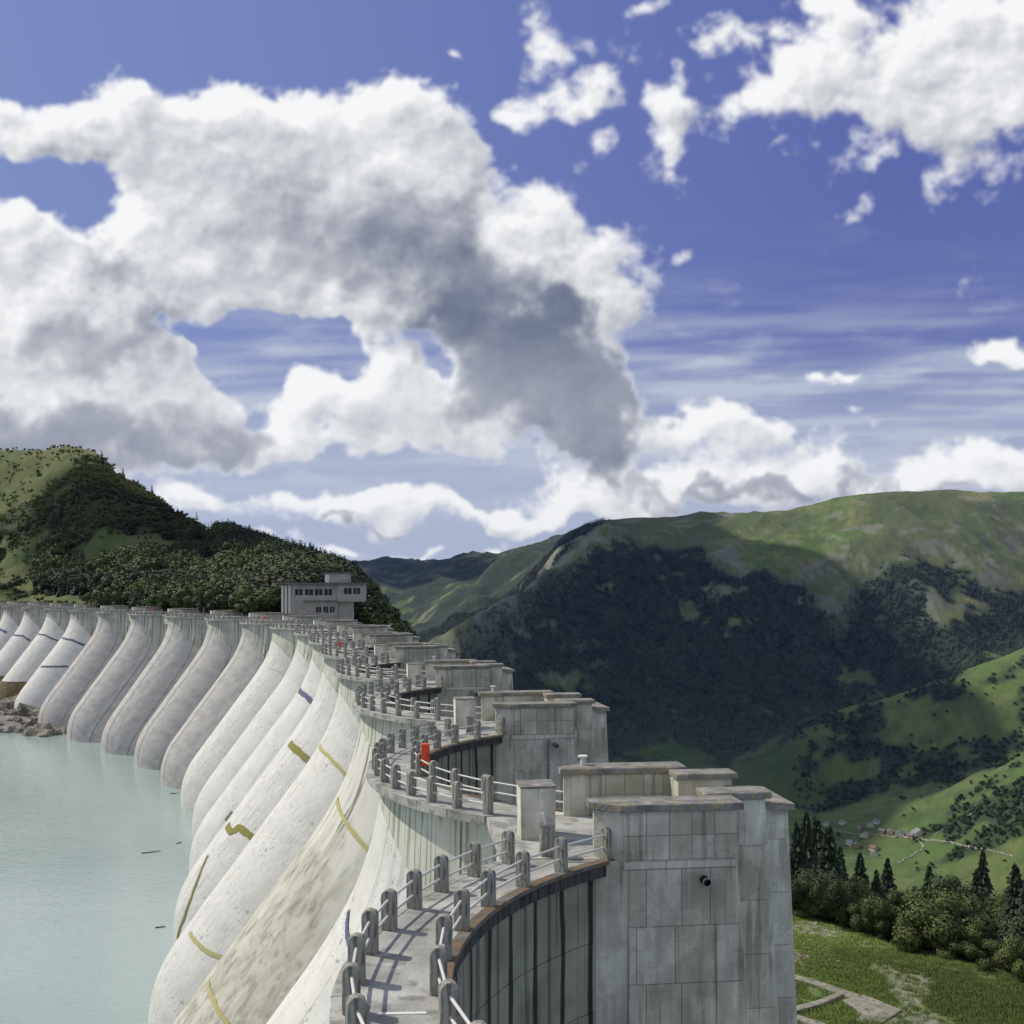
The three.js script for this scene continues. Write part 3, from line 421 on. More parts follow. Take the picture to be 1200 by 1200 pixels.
// strips welded on the faces: the point of a face that a pixel of the photograph looks at
function onArch(o, px, py) {
  let best = null, bd = 1e9; const pm = Math.asin((o.A.L / 2 - .8) / o.A.Rw);
  const W = (p, v) => new THREE.Vector3(...toWorld(o, archPoint(o.A, o.R, p, v))), eye = new THREE.Vector3(0, EYE, 0);
  const test = (p, v) => { const c = W(p, v), n = W(p + .01, v).sub(c).cross(W(p, v + .1).sub(c)).normalize(), f = n.dot(eye.clone().sub(c).normalize()), e = Math.hypot(MID + F * c.x / -c.z - px, HOR - F * (c.y - EYE) / -c.z - py) + (f < .03 ? 40 : 0); if (e < bd) { bd = e; best = [p, v]; } };
  for (let a = 0; a <= 50; a++) for (let b = 0; b <= 90; b++) test(lerp(-pm, .7, a / 50), 1 + b * .39);
  for (let k = 0, s = 1; k < 5; k++, s *= .4) { const [p, v] = best; for (let a = -4; a <= 4; a++) for (let b = -4; b <= 4; b++) test(p + a * .006 * s, v + b * .08 * s); }
  return [...best, bd];
}
for (const [i0, name, w, pts] of [
  [3, 'yellow_strip', .34, [[375, 873], [385, 885], [397, 898], [409, 911]]], [2, 'yellow_strip', .3, [[396, 935], [403, 957], [416, 977], [429, 992], [440, 1004]]],
  [3, 'yellow_strip', .38, [[223, 1092], [231, 1104], [245, 1116], [264, 1123]]], [2, 'yellow_strip', .3, [[245, 1150], [251, 1171], [258, 1186], [269, 1200]]],
  [4, 'olive_strip', .9, [[340, 870], [350, 880], [361, 890]]], [4, 'olive_strip', .8, [[267, 966], [271, 975], [281, 969], [291, 977], [299, 983]]], [4, 'olive_strip', .4, [[244, 1002], [232, 1031], [224, 1053], [216, 1076], [208, 1100]]],
  [5, 'blue_strip', .7, [[351, 808], [359, 815], [368, 824]]], [1, 'blue_strip', .28, [[410, 1066], [408, 1080], [408, 1093], [412, 1110]]],
  [13, 'blue_strip', .6, [[73, 747], [85, 750], [99, 756]]], [13, 'blue_strip', .6, [[48, 781], [64, 781], [80, 781]]], [14, 'blue_strip', .5, [[44, 742], [53, 744], [68, 751]]], [15, 'blue_strip', .6, [[15, 743], [27, 745], [36, 751]]], [16, 'blue_strip', .8, [[0, 737], [8, 741]]],
  [7, 'weld_line', .5, [[312, 779], [324, 784], [334, 790]]], [6, 'weld_line', .5, [[338, 790], [346, 796], [352, 803]]],
]) {
  let o, Q; for (let i = Math.max(0, i0 - 1); i <= i0 + 1; i++) { o = ARCHES[i]; Q = pts.map(([x, y]) => onArch(o, x, y)).filter((q) => q[2] < 6); if (Q.length >= Math.max(2, pts.length - 1)) { if (i !== i0) console.log(name, pts[0], 'on', i); break; } }
  if (Q.length > 1) mesh(name, strip(o, Q, w), M[name.split('_')[0]] ?? M.pipe, o.bar); else console.log('no face for', name, pts[0]);
}
{ const o = ARCHES[5], q = onArch(o, 269, 956), h = mesh('hatch', box(.3, 1.5, 1.0), M.steel, o.bar, archPoint(o.A, o.R + .1, q[0], q[1])); h.rotation.z = -.66; mesh('hatch_lid', box(.05, 1.1, .7), M.steel, h, [-.18, 0, 0]); }

// ------------------------------------------------------------------ piers between the arches
function makePier(i) {
  const [x, d] = J[i], th0 = Math.atan2(-(J[i][0] - J[i - 1][0]), J[i][1] - J[i - 1][1]), th1 = i + 1 < J.length ? Math.atan2(-(J[i + 1][0] - J[i][0]), J[i + 1][1] - J[i][1]) : th0, th = (th0 + th1) / 2;
  const L = Math.hypot(J[i][0] - J[i - 1][0], J[i][1] - J[i - 1][1]), A = archDims(L), near = i <= 4;
  const names = { 1: 'hollow concrete pier with large wall panels and a drain pipe stub', 2: 'panelled concrete pier standing beside the large orange box', 3: 'third panelled pier, beyond the orange box, with a thin pipe on its wall' };
  const g = thing('dam_pier', names[i] ?? 'hollow concrete dam pier with stepped walls and flat caps', 'dam pier', [x, 0, -d], th, i > 3 ? 'piers between the arches' : undefined);
  const pe = Math.asin(A.end / (A.R0 + .4)), xo = -((A.R0 + .4) * Math.cos(pe) - A.off), H = 1.5, BOT = -42;
  const X0 = 1.4, X1 = 5.75, X2 = 7.2, X3 = 8.25, bt = .075;
  mesh('platform', box(X1 - .55 - xo, .3, 5.79, (X1 - .55 + xo) / 2, -.15, 0), M.deck, g); mesh('inner_floor', box(2.0, .3, 2.58, X1 + .46, -.152, 0), M.deck, g);
  // upstream nose below the platform
  const uAt = (z, V) => { const R = A.Rw, p = Math.asin(Math.min((L / 2 - z) / R, .99)); return -(R * Math.cos(p) - A.off + shear(V - drop(A, R, p))); };
  const prof = (z, inset, V0 = .31) => { const P = []; for (let k = 0; k <= 16; k++) { const V = V0 + k / 16 * 41; P.push([uAt(z, V) + inset, -V]); } P.push([X1 + bt * 41, -41.3], [X1, -V0]); return P; };
  mesh('nose', prismXY(prof(1.2, .0), -1.5, 1.5), M.lining, g);
  mesh('corbel', box(2.2, 2.3, 5.7, xo + 1.45, -1.46, 0), M.greenWall, g);
  for (const s of [1, -1]) {
    // the long side walls: parapet over the deck, wall below it, in three steps that draw in downstream
    const z0 = s > 0 ? 2.9 : -3.5, z1 = s > 0 ? 3.5 : -2.9;
    const w = mesh('side_wall', prismXY(prof(3.3, .9, 0), z0, z1), M.conc, g);
    const ch = s > 0 ? [[X0 + .75, 3.5], [X0, 2.9], [X0, 2.75], [X0 + .2, 2.62], [X1 - .6, 2.62], [X1, 2.62], [X1, 3.5]] : [[X0 + .75, -3.5], [X1, -3.5], [X1, -2.62], [X0 + .2, -2.62], [X0, -2.75], [X0, -2.9]];
    const par = mesh('parapet', prismXZ(s > 0 ? ch : ch, .002, H), M.conc, g);
    const w2 = mesh('stepped_wall', prismXY([[X1 - .5, H], [X2, H], [X2 + bt * 12, -12], [X2 + bt * 40, BOT], [X1 - .5, BOT]], s > 0 ? 1.3 : -2.0, s > 0 ? 2.0 : -1.3), M.conc, g);
    mesh('step_return', box(.5, H + 11.9, .9, X1 - .26, (H - 12) / 2 - .05, s * 2.445), M.conc, g);
    // caps
    const o = .17;
    const capP = s > 0 ? [[X0 - o, 2.55], [X0 - o, 3.0], [X0 + .68, 3.5 + o], [X1 + o, 3.5 + o], [X1 + o, 2.5], [X0, 2.5]] : [[X0 - o, -2.55], [X0, -2.5], [X1 + o, -2.5], [X1 + o, -3.5 - o], [X0 + .68, -3.5 - o], [X0 - o, -3.0]];
    mesh('cap', prismXZ(capP, H, H + .24, .03), M.cap, g);
    mesh('cap', prismXZ(s > 0 ? [[X1 - .6, 1.15], [X1 - .6, 2.17], [X2 + o, 2.17], [X2 + o, 1.15]] : [[X1 - .6, -1.15], [X2 + o, -1.15], [X2 + o, -2.17], [X1 - .6, -2.17]], H + .002, H + .22, .03), M.cap, g);
    // wall panels with open joints, on the outer face and on the parapet's inner face
    if (near || i <= 6) {
      const r = rng(i * 31 + s + 5);
      const put = (x0, x1, y0, y1, z, dir, mt) => { const q = .014; mesh('panel', prismXY([[x0 + q, y0 + q], [x1 - q, y0 + q], [x1 - q, y1 - q], [x0 + q, y1 - q]], Math.min(z, z + dir * .035), Math.max(z, z + dir * .035)), mt, dir > 0 === s > 0 ? w : par); };
      const c = 5, xa = X0 + .8;
      for (let k = 0; k < c; k++) for (let q = 0; q < 2; q++) { const a = lerp(xa, X1, k / c), b = lerp(xa, X1, (k + 1) / c); put(a, b, .02 + q * .74, .02 + (q + 1) * .74, s * 3.5, s, M.panel[r() * 3 | 0]); put(a, b, .02 + q * .74, .02 + (q + 1) * .74, s * 2.62, -s, M.panel[r() * 3 | 0]); }
      if (i <= 3 && s > 0) for (let q = 0; q < 8; q++) { const y1 = q ? 1.45 - .74 * 2 - (q - 1) * 1.75 : 1.46, y0 = q ? y1 - 1.75 : -.02; for (const [x0, xe, z] of [[X1 + .02 + .075 * Math.max(0, -y0), X2, 2.0], [X2 + .02, X3 - .02, 1.28]]) { if (z < 2 && q === 0) continue; const xs = z < 2 ? x0 + Math.max(0, -y1) * .0 + .05 : x0, e = xe + bt * (z < 2 ? .6 : 1) * Math.max(0, -y1) - .02; if (e - xs > .25) mesh('panel', prismXY([[xs, y0 + .014], [e, y0 + .014], [e, y1 - .014], [xs, y1 - .014]], z, z + .03), M.panel[r() * 3 | 0], w2); } }
      if (near && s > 0) for (let q = 0; q < (i === 1 ? 6 : 3); q++) {
        const y1 = -.26 - q * 1.75, y0 = y1 - 1.75, e = X1 + bt * (-y1 - .31), b = [2.35, q % 2 ? 2.6 : 2.9, 4.0 - (q % 2) * .2, q % 3 ? 5.1 : 4.9, e - .02]; for (let k = 0; k + 1 < b.length; k++) if (r() > .12) put(b[k], b[k + 1], y0, y1, 3.5, 1, M.panel[r() * 3 | 0]);
      }
    }
  }
  // downstream end: solid pier with a sloping cap
  mesh('end_pier', prismXY([[X2 - .3, 1.05], [X3, .95], [X3 + bt * 8, -12], [X3 + bt * 40, BOT], [X2 - .3, BOT]], -1.28, 1.28), M.conc, g);
  mesh('end_cap', prismXY([[X2 - .25, 1.28], [X3 + .18, 1.16], [X3 + .18, .951], [X2 - .25, 1.051]], -1.45, 1.45), M.cap, g);
  mesh('ledge', box(X1 - X0 - .8, .2, .07, (X1 + X0 + .8) / 2, -.13, 3.536), M.conc, g);
  if (i <= 3) { const m = mesh('drain_pipe', new THREE.CylinderGeometry(.13, .13, .36, 16, 1, true).rotateX(Math.PI / 2), M.black, g, [4.7, -.62, 3.7]); mesh('drain_rim', new THREE.TorusGeometry(.13, .025, 8, 18), M.steel, m, [0, 0, .18]); }
  if (i === 2 || i === 3) mesh('down_pipe', cyl(.06, [4.3, -.3, 3.62], [4.3, -6, 3.62]), M.steel, g);
  // concrete block in the middle of the platform, bollard beside it
  const kb = thing('gate_block', i === 1 ? 'square concrete block in front of the pier with the drain stub, lichen on top' : i === 2 ? 'square concrete block before the pier beside the large orange box' : 'square concrete block on the walkway platform before a pier', 'block', [x, 0, -d], th, i > 2 ? 'blocks on the platforms' : undefined);
  mesh('plinth', box(1.14, .95, 1.14, 0, .475, 0), M.conc, kb); mesh('upper_part', box(1.16, .72, 1.16, 0, 1.312, 0), M.conc, kb); mesh('lid', box(1.19, .08, 1.19, 0, 1.714, 0), M.cap, kb);
  if (i < 9) {
    const bw = toWorldJ(x, d, th, [-.0, 0, 2.55]);
    const bo = thing('bollard', i === 1 ? 'round concrete bollard with steel lid and slanted rod near the square block' : 'short round concrete bollard with a steel lid beside a square block', 'bollard', bw, th, i > 1 ? 'bollards beside the blocks' : undefined);
    mesh('body', new THREE.CylinderGeometry(.235, .25, .92, 20).translate(0, .46, 0), M.post, bo); mesh('lid', new THREE.CylinderGeometry(.25, .25, .05, 20).translate(0, .946, 0), M.steel, bo); mesh('rod', cyl(.035, [-.04, .97, 0], [-.14, 1.32, .02]), M.white, bo);
  }
  if (i === 1 || i === 2 || i === 3) { const v = toWorldJ(x, d, th, [2.2, 1.74, -3.3]); const vp = thing('vent_pipe', i === 1 ? 'small pale vent pipe on the cap of the pier with the drain stub' : 'small pale vent pipe with a flat hat on the cap of a far pier', 'vent', v, 0, i > 1 ? 'vent pipes on the caps' : undefined); mesh('stem', new THREE.CylinderGeometry(.09, .09, .3, 14).translate(0, .15, 0), M.white, vp); mesh('hat', new THREE.CylinderGeometry(.18, .18, .05, 16).translate(0, .32, 0), M.white, vp); }
}
function toWorldJ(x, d, th, [lx, y, lz]) { return [x + lx * Math.cos(th) + lz * Math.sin(th), y, -d - lx * Math.sin(th) + lz * Math.cos(th)]; }
for (let i = 1; i < J.length; i++) makePier(i);

// orange rescue boxes on the railings
for (const [ai, p, lab] of [[1, -.176, 'tall orange box hung on an inner railing post of the broad walkway'], [4, -.1, 'orange box on the railing above the arch with the short blue band'], [8, -.45, 'orange box on the railing near the control house'], [11, -.5, 'orange box on the railing above the grey arches']]) {
  const o = ARCHES[ai], R = o.A.R0 - 1.95, w = toWorld(o, [-(R * Math.cos(p) - o.A.off), 0, -R * Math.sin(p)]);
  const g = thing('rescue_box', lab, 'rescue box', w, o.th);
  const b = mesh('case', prismXZ([[-.18, -.15], [.18, -.15], [.18, .15], [-.18, .15]], .48, 1.45, .04), M.orange, g); mesh('door', box(.3, .8, .02, 0, .96, .165), M.orange, b); mesh('handle', box(.03, .14, .03, .1, .95, .19), M.black, b); mesh('stand', box(.1, .5, .1, 0, .25, 0), M.steel, g);
}

// ------------------------------------------------------------------ control house at the bend of the crest
{
  const d = 255, q = d / F, X = (px) => (px - 379) * q, base = [(379 - MID) * q, 0, -d];
  const g = thing('control_house', 'flat-roofed concrete control house with window rows, rising behind the crest', 'building', base, .06);
  const wallT = std({ map: greyTex, color: 0xf2efe6 }), up = (y) => EYE - (y - HOR) * q, glass = new THREE.MeshPhysicalMaterial({ color: 0x14181d, roughness: .35 });
  const rooms = (x0, x1, y0, y1, z, dep, wins, name, parent) => {            // a wall with real window openings, panes set back in them
    const s = new THREE.Shape([[x0, y0], [x1, y0], [x1, y1], [x0, y1]].map((p) => new THREE.Vector2(...p)));
    for (const [a, b, c, e] of wins) s.holes.push(new THREE.Path([[a, c], [a, e], [b, e], [b, c]].map((p) => new THREE.Vector2(...p))));
    const w = mesh(name, planarUV(new THREE.ExtrudeGeometry(s, { depth: .4, bevelEnabled: false }).translate(0, 0, z - .4)), wallT, parent);
    mesh('room_body', box(x1 - x0 - .02, y1 - y0 - .02, dep - .41, (x0 + x1) / 2, (y0 + y1) / 2, z - .4 - (dep - .4) / 2), wallT, parent);
    for (const [a, b, c, e] of wins) { const f = mesh('window', box(b - a, e - c, .04, (a + b) / 2, (c + e) / 2, z - .26), glass, parent); mesh('mullion', box(.07, e - c, .06, (a + b) / 2, (c + e) / 2, z - .22), M.white, f); mesh('sill', box(b - a + .1, .1, .2, (a + b) / 2, c - .05, z - .08), M.conc, f); }
    return w;
  };
  const W4 = [[346, 355], [357.5, 367], [369, 378], [380, 389]].map(([a, b]) => [X(a), X(b), up(697.6), up(690.4)]), W3 = [[370.5, 376.5], [379, 384.5], [386.5, 392]].map(([a, b]) => [X(a), X(b), up(718), up(711)]), W2 = [[403, 412], [414, 422]].map(([a, b]) => [X(a), X(b), up(696.2), up(689)]);
  rooms(X(341), X(395), -6, up(684.6), 0, 9, [...W4, ...W3], 'front_wall', g);
  rooms(X(395) + .01, X(426), up(705), up(684.6), .5, 8, W2, 'overhanging_wing', g);
  mesh('lower_wing', box(X(411) - X(395), up(705.2) + 6, 7, (X(395) + X(411)) / 2, (up(705.2) - 6) / 2, -4.2), wallT, g);
  const r = mesh('roof', box(X(428) - X(329), .38, 10.4, (X(428) + X(329)) / 2, up(684.6) + .19, -4), M.felt, g);
  mesh('penthouse', box(X(408) - X(380), up(672) - up(684.6) - .4, 5, (X(408) + X(380)) / 2, (up(672) + up(684.6)) / 2 + .2, -4), wallT, g); mesh('penthouse_roof', box(X(410) - X(378), .25, 5.6, (X(410) + X(378)) / 2, up(672) + .13, -4), M.felt, g); mesh('pale_door', box(1.1, 2, .06, X(382.5), up(684.6) + 1.4, -1.46), M.white, g);
  mesh('stair_tower', box(X(341) - X(331), up(684.6) + 6, 7, (X(331) + X(341)) / 2, (up(684.6) - 6) / 2, -3.8), wallT, g);
  for (const p of [331.6, 335.6, 339.8]) mesh('pillar', box(.5, up(686) - up(719), .5, X(p), (up(686) + up(719)) / 2, .05), M.white, g);
  mesh('balcony', box(X(395) - X(355), .25, 1.1, (X(355) + X(395)) / 2, up(703), .35), wallT, g); mesh('terrace', box(30, 4, 16, 1, -4.2, -3), M.conc, g);
}

// ------------------------------------------------------------------ plants
function leaves(seed, n, size, lobes, squash = 1, vary = 1) {             // leaf clumps spread through the lobes of a crown, unit metres
  const r = rng(seed), P = [], N = [], C = [], v = new THREE.Vector3(), a = new THREE.Vector3(), b = new THREE.Vector3(), nn = new THREE.Vector3();
  for (let k = 0; k < n; k++) {
    const [lx, ly, lz, lr] = lobes[r() * lobes.length | 0]; const t = r() * 6.283, u = r() * 2 - 1, q = Math.sqrt(1 - u * u), rad = lr * Math.pow(r(), .38) * (.85 + .3 * r());
    nn.set(q * Math.cos(t), u, q * Math.sin(t)); v.set(lx, ly, lz).addScaledVector(nn, rad); v.y = ly + (v.y - ly) * squash; if (v.y < .05) v.y = .05 + r() * .2;
    a.set(r() - .5, r() - .5, r() - .5).cross(nn).normalize(); b.copy(nn).cross(a).addScaledVector(nn, (r() - .5) * 1.2).normalize(); const s = size * (.6 + .8 * r()), w = .85 + r() * .5;
    const p0 = v.clone().addScaledVector(a, -s), p1 = v.clone().addScaledVector(b, s * .55 * w), p2 = v.clone().addScaledVector(a, s), p3 = v.clone().addScaledVector(b, -s * .55);
    const c = 1 + (r() - .5) * .85 * vary, y = r() * .22, f = new THREE.Vector3().crossVectors(p1.clone().sub(p0), p2.clone().sub(p0)), out = f.dot(nn) > 0; f.normalize(); if (!out) f.negate(); f.lerp(nn, .6).normalize();
    for (const p of out ? [p0, p1, p2, p0, p2, p3] : [p0, p2, p1, p0, p3, p2]) { P.push(p.x, p.y, p.z); N.push(f.x, f.y, f.z); C.push(c + y, c, c - y * .6); }
  }
  const g = new THREE.BufferGeometry(); g.setAttribute('position', new THREE.Float32BufferAttribute(P, 3)); g.setAttribute('color', new THREE.Float32BufferAttribute(C, 3)); g.setAttribute('normal', new THREE.Float32BufferAttribute(N, 3)); return g;
}
function needles(seed, tiers, per, fine = 1) {                  // conifer of height 1: drooping boughs in ragged tiers
  const r = rng(seed), P = [], C = [];
  for (let t = 0; t < tiers; t++) {
    const y = .08 + .9 * t / tiers, len = (.235 - .215 * Math.pow(t / tiers, .9)) * (.8 + .35 * r()), n = Math.max(4, per * (1 - .55 * t / tiers) | 0);
    for (let k = 0; k < n; k++) {
      const a = (k + r()) / n * 6.283 + t * 1.7, l = len * (.65 + .55 * r()), dr = .22 + .35 * r(), w = l * (.26 + .16 * r()) * fine, ca = Math.cos(a), sa = Math.sin(a), yy = y + (r() - .5) * .05, c = .5 + .9 * r();
      const q = (s, o, e) => [ca * s * l - sa * o, yy - dr * s * s * l - e, sa * s * l + ca * o];
      const A = q(.06, 0, -.012), B1 = q(.5, w, .016), B2 = q(.5, -w, .016), E = q(1, 0, 0), Mi = q(.52, 0, -.014), T1 = q(.8, w * .75, .02), T2 = q(.8, -w * .75, .02);
      for (const tri of [[A, B1, Mi], [A, Mi, B2], [Mi, B1, T1], [Mi, T1, E], [Mi, T2, B2], [Mi, E, T2]]) for (const p of tri) { P.push(...p); C.push(c, c, c); }
    }
  }
  const g = new THREE.BufferGeometry(); g.setAttribute('position', new THREE.Float32BufferAttribute(P, 3)); g.setAttribute('color', new THREE.Float32BufferAttribute(C, 3)); g.computeVertexNormals(); return g;
}
const leafM = [[.036, .070, .018], [.054, .088, .022], [.028, .055, .018], [.080, .118, .028]].map((c) => std({ color: new THREE.Color().setRGB(...c), vertexColors: true, roughness: .8 }));
const firM = [[.022, .042, .018], [.028, .052, .020]].map((c) => std({ color: new THREE.Color().setRGB(...c), vertexColors: true, roughness: .85 }));
const bark = std({ color: new THREE.Color().setRGB(.06, .045, .035) });
const lobesOf = (seed, n, w, h) => { const r = rng(seed), L = []; for (let k = 0; k < n; k++) L.push([(r() - .5) * w, h * (.32 + .5 * r()), (r() - .5) * w, .16 * w + .2 * r() * h * .7]); return L; };
const trunkGeo = (h, r0) => { const r = rng(h * 97 | 0), gs = [new THREE.CylinderGeometry(r0 * .35, r0, h, 6).translate(0, h / 2, 0)]; for (let k = 0; k < 4; k++) { const a = r() * 6.28; gs.push(cyl(r0 * .4, [0, h * (.4 + .12 * k), 0], [Math.cos(a) * h * .35, h * (.7 + .1 * k), Math.sin(a) * h * .35], 5, r0 * .12)); } return mergeGeometries(gs.map((g) => g.toNonIndexed())); };
function hit(px, y, d0 = 60, d1 = 6000) { const tx = (px - MID) / F, s = -(y - HOR) / F; for (let d = d0; d < d1; d *= 1.004) if (groundY(tx * d, d) > EYE + s * d) return [tx * d, d]; return [tx * d1, d1]; }

// forest and scrub on the hill, one mass
const dummy = new THREE.Object3D(), tint = new THREE.Color();
function scatter(name, geo, mat, list) {
  const m = new THREE.InstancedMesh(geo, mat, list.length); m.name = numbered(name); m.userData.kind = 'stuff'; m.castShadow = m.receiveShadow = true;
  list.forEach(([x, y, z, s, w, t], k) => { dummy.position.set(x, y, z); dummy.rotation.set(0, t * 6.283, 0); dummy.scale.set(w, s, w); dummy.updateMatrix(); m.setMatrixAt(k, dummy.matrix); const c = (.75 + .4 * hs(k, 3)) * (.55 + .95 * sst(.3, .7, fbm(x / 26 + 4, z / 26, 3))); tint.setRGB(c * (1 + .25 * hs(k, 8)), c, c * .95); m.setColorAt(k, tint); });
  scene.add(m); return m;
}
{
  const r = rng(5), con = [], dec = [[], []], bush = [];
  for (let k = 0; k < 15000; k++) {
    const px = lerp(-120, 500, r()), P = profile(HL, px), d = lerp(P[3][1] - 2, P[5][1] + 25, Math.pow(r(), .8)), X = (px - MID) / F * d; const w = hillWood(X, d), lone = r() < .10 && d > P[3][1] + 8; if (w < .35 + .5 * r() && !lone) continue;
    const t = (d - P[3][1]) / (P[5][1] - P[3][1]), y = hillH(X, d) - .3, kind = fbm(X / 30, d / 30 + 40, 3) + (r() - .5) * .3; const s = r();
    if (Math.hypot(X + 44, d - 252) < 23) continue;
    if (w < .3 || px < 260 && t > .45 && kind < (t > .75 ? .78 : .68)) { const h = 1.6 + 2.6 * s; bush.push([X, y, -d, h / 5, h / 4.2, r()]); }
    else if (kind > .60) { const h = (px < 150 ? 5 : 6) + 6 * s; con.push([X, y, -d, h, h * (.85 + .3 * r()), r()]); }
    else { const h = 4.6 + 5.4 * s; dec[k % 2].push([X, y, -d, h / 5, h / 5 * (1 + .3 * r()), r()]); }
  }
  scatter('hillside_conifers', needles(3, 11, 8), firM[1], con); scatter('hillside_forest', leaves(11, 480, .27, lobesOf(4, 6, 3.4, 5), 1, .6), leafM[1], dec[0]); scatter('hillside_forest', leaves(12, 480, .27, lobesOf(9, 6, 3.6, 5), 1, .6), leafM[0], dec[1]); scatter('hillside_scrub', leaves(13, 300, .34, lobesOf(15, 5, 4.4, 3.6), 1, .6), leafM[3], bush);
  // conifers that stand out against the sky on the ridge
  const fir = needles(21, 15, 10), tr = trunkGeo(.3, .016);
  for (const [px, top, d, lab] of [[144, 547, 612, 'lone dark conifer on the ridge below the rounded summit'], [162, 560, 600], [178, 567, 590], [230, 607, 540], [248, 618, 520], [270, 618, 500], [278, 622, 490], [292, 612, 470, 'tall bushy conifer standing alone on the falling ridge'], [352, 650, 395], [375, 648, 375], [384, 646, 370], [393, 647, 365], [403, 656, 355], [45, 558, 600, 'small lone conifer on the open grass below the summit']]) {
    const X = (px - MID) / F * d, y = groundY(X, d), h = Math.max(5, yToH(top, d) - y), t = thing('pine_tree', lab ?? 'dark conifer on the wooded ridge line behind the dam', 'tree', [X, y - .2, -d], px, lab ? undefined : 'conifers on the ridge line');
    const f = mesh('crown', fir, firM[0], t); f.scale.set(h * 1.15, h, h * 1.15); const k = mesh('trunk', tr, bark, t); k.scale.setScalar(h);
  }
}
// thicket and conifers below the grass terrace
{
  const r = rng(9), geos = [0, 1, 2, 3].map((k) => leaves(30 + k, 7500, .08, lobesOf(40 + k, 8, 3.4, 3.2))), tk = trunkGeo(1.8, .09);
  const proto = geos.map((g, k) => { const t = new THREE.Group(); t.name = 'shrub'; t.userData = { label: 'dense green shrub in the thicket below the grass terrace', category: 'shrub', group: 'thicket below the terrace' }; mesh('foliage', g, leafM[k], t); mesh('stem', tk, bark, t); return t; });
  for (let k = 0, n = 0; k < 1200 && n < 290; k++) {
    const px = lerp(905, 1290, r()), e = lineAt(VL[2], px)[1], d = e + 3 + Math.pow(r(), 1.5) * 190, X = (px - MID) / F * d, s = lerp(.7, 3.3, Math.pow(r(), 1.2)) * (d < e + 14 ? .6 : 1); n++;
    const c = copy(proto[r() * 4 | 0]); c.position.set(X, valleyH(X, d) - .25, -d); c.rotation.y = r() * 6.28; c.scale.set(s * (.85 + .4 * r()), s * (.7 + .7 * r()), s);
  }
  const fg = [needles(50, 40, 24, .55), needles(51, 36, 22, .55), needles(52, 44, 20, .6)], tr = trunkGeo(.3, .014);
  for (const [px, top, d] of [[945, 952, 215], [957, 959, 232], [971, 968, 222], [985, 992, 240], [934, 964, 195], [1008, 1000, 262], [1040, 1006, 270], [1027, 1020, 262], [1089, 1016, 232], [1118, 1034, 222], [1152, 998, 212], [1144, 1020, 206], [1190, 1014, 172], [1205, 1020, 166], [1230, 1000, 180], [1255, 1010, 190]]) {
    const X = (px - MID) / F * d, y = valleyH(X, d), h = Math.max(7, yToH(top, d) - y + 1), t = thing('spruce_tree', 'tall dark spruce rising out of the thicket below the terrace', 'tree', [X, y - .3, -d], px, 'spruces in the thicket');
    const f = mesh('crown', fg[px % 3], firM[px % 2], t); f.scale.set(h * (.95 + .45 * hs(px, 2)), h, h * (.95 + .45 * hs(px, 2))); const k = mesh('trunk', tr, bark, t); k.scale.setScalar(h);
  }
  // grass of the terrace
  const blades = []; for (let k = 0; k < 26; k++) { const a = r() * 6.28, x = (r() - .5) * .5, z = (r() - .5) * .5, h = .10 + .22 * r(), g = new THREE.BufferGeometry(); g.setAttribute('position', new THREE.Float32BufferAttribute([x - .02 * Math.cos(a), 0, z - .02 * Math.sin(a), x + .02 * Math.cos(a), 0, z + .02 * Math.sin(a), x + .1 * Math.sin(a), h, z - .1 * Math.cos(a)], 3)); g.setAttribute('normal', new THREE.Float32BufferAttribute([0, 1, 0, 0, 1, 0, 0, 1, 0], 3)); blades.push(g); }
  const list = []; for (let k = 0; k < 26000; k++) { const px = lerp(890, 1290, r()), e = lineAt(VL[2], px)[1], d = lerp(72, e + 8, Math.sqrt(r())), X = (px - MID) / F * d; if (fbm(X / 5 + 4, d / 5, 4) > .60 && r() < .8) continue; const s = .6 + 1.1 * r() * fbm(X / 4, d / 4, 2) * 1.6; list.push([X, valleyH(X, d) - .02, -d, s, 1.3, r()]); }
  scatter('grass', mergeGeometries(blades), std({ color: new THREE.Color().setRGB(.12, .20, .04) }), list);
}
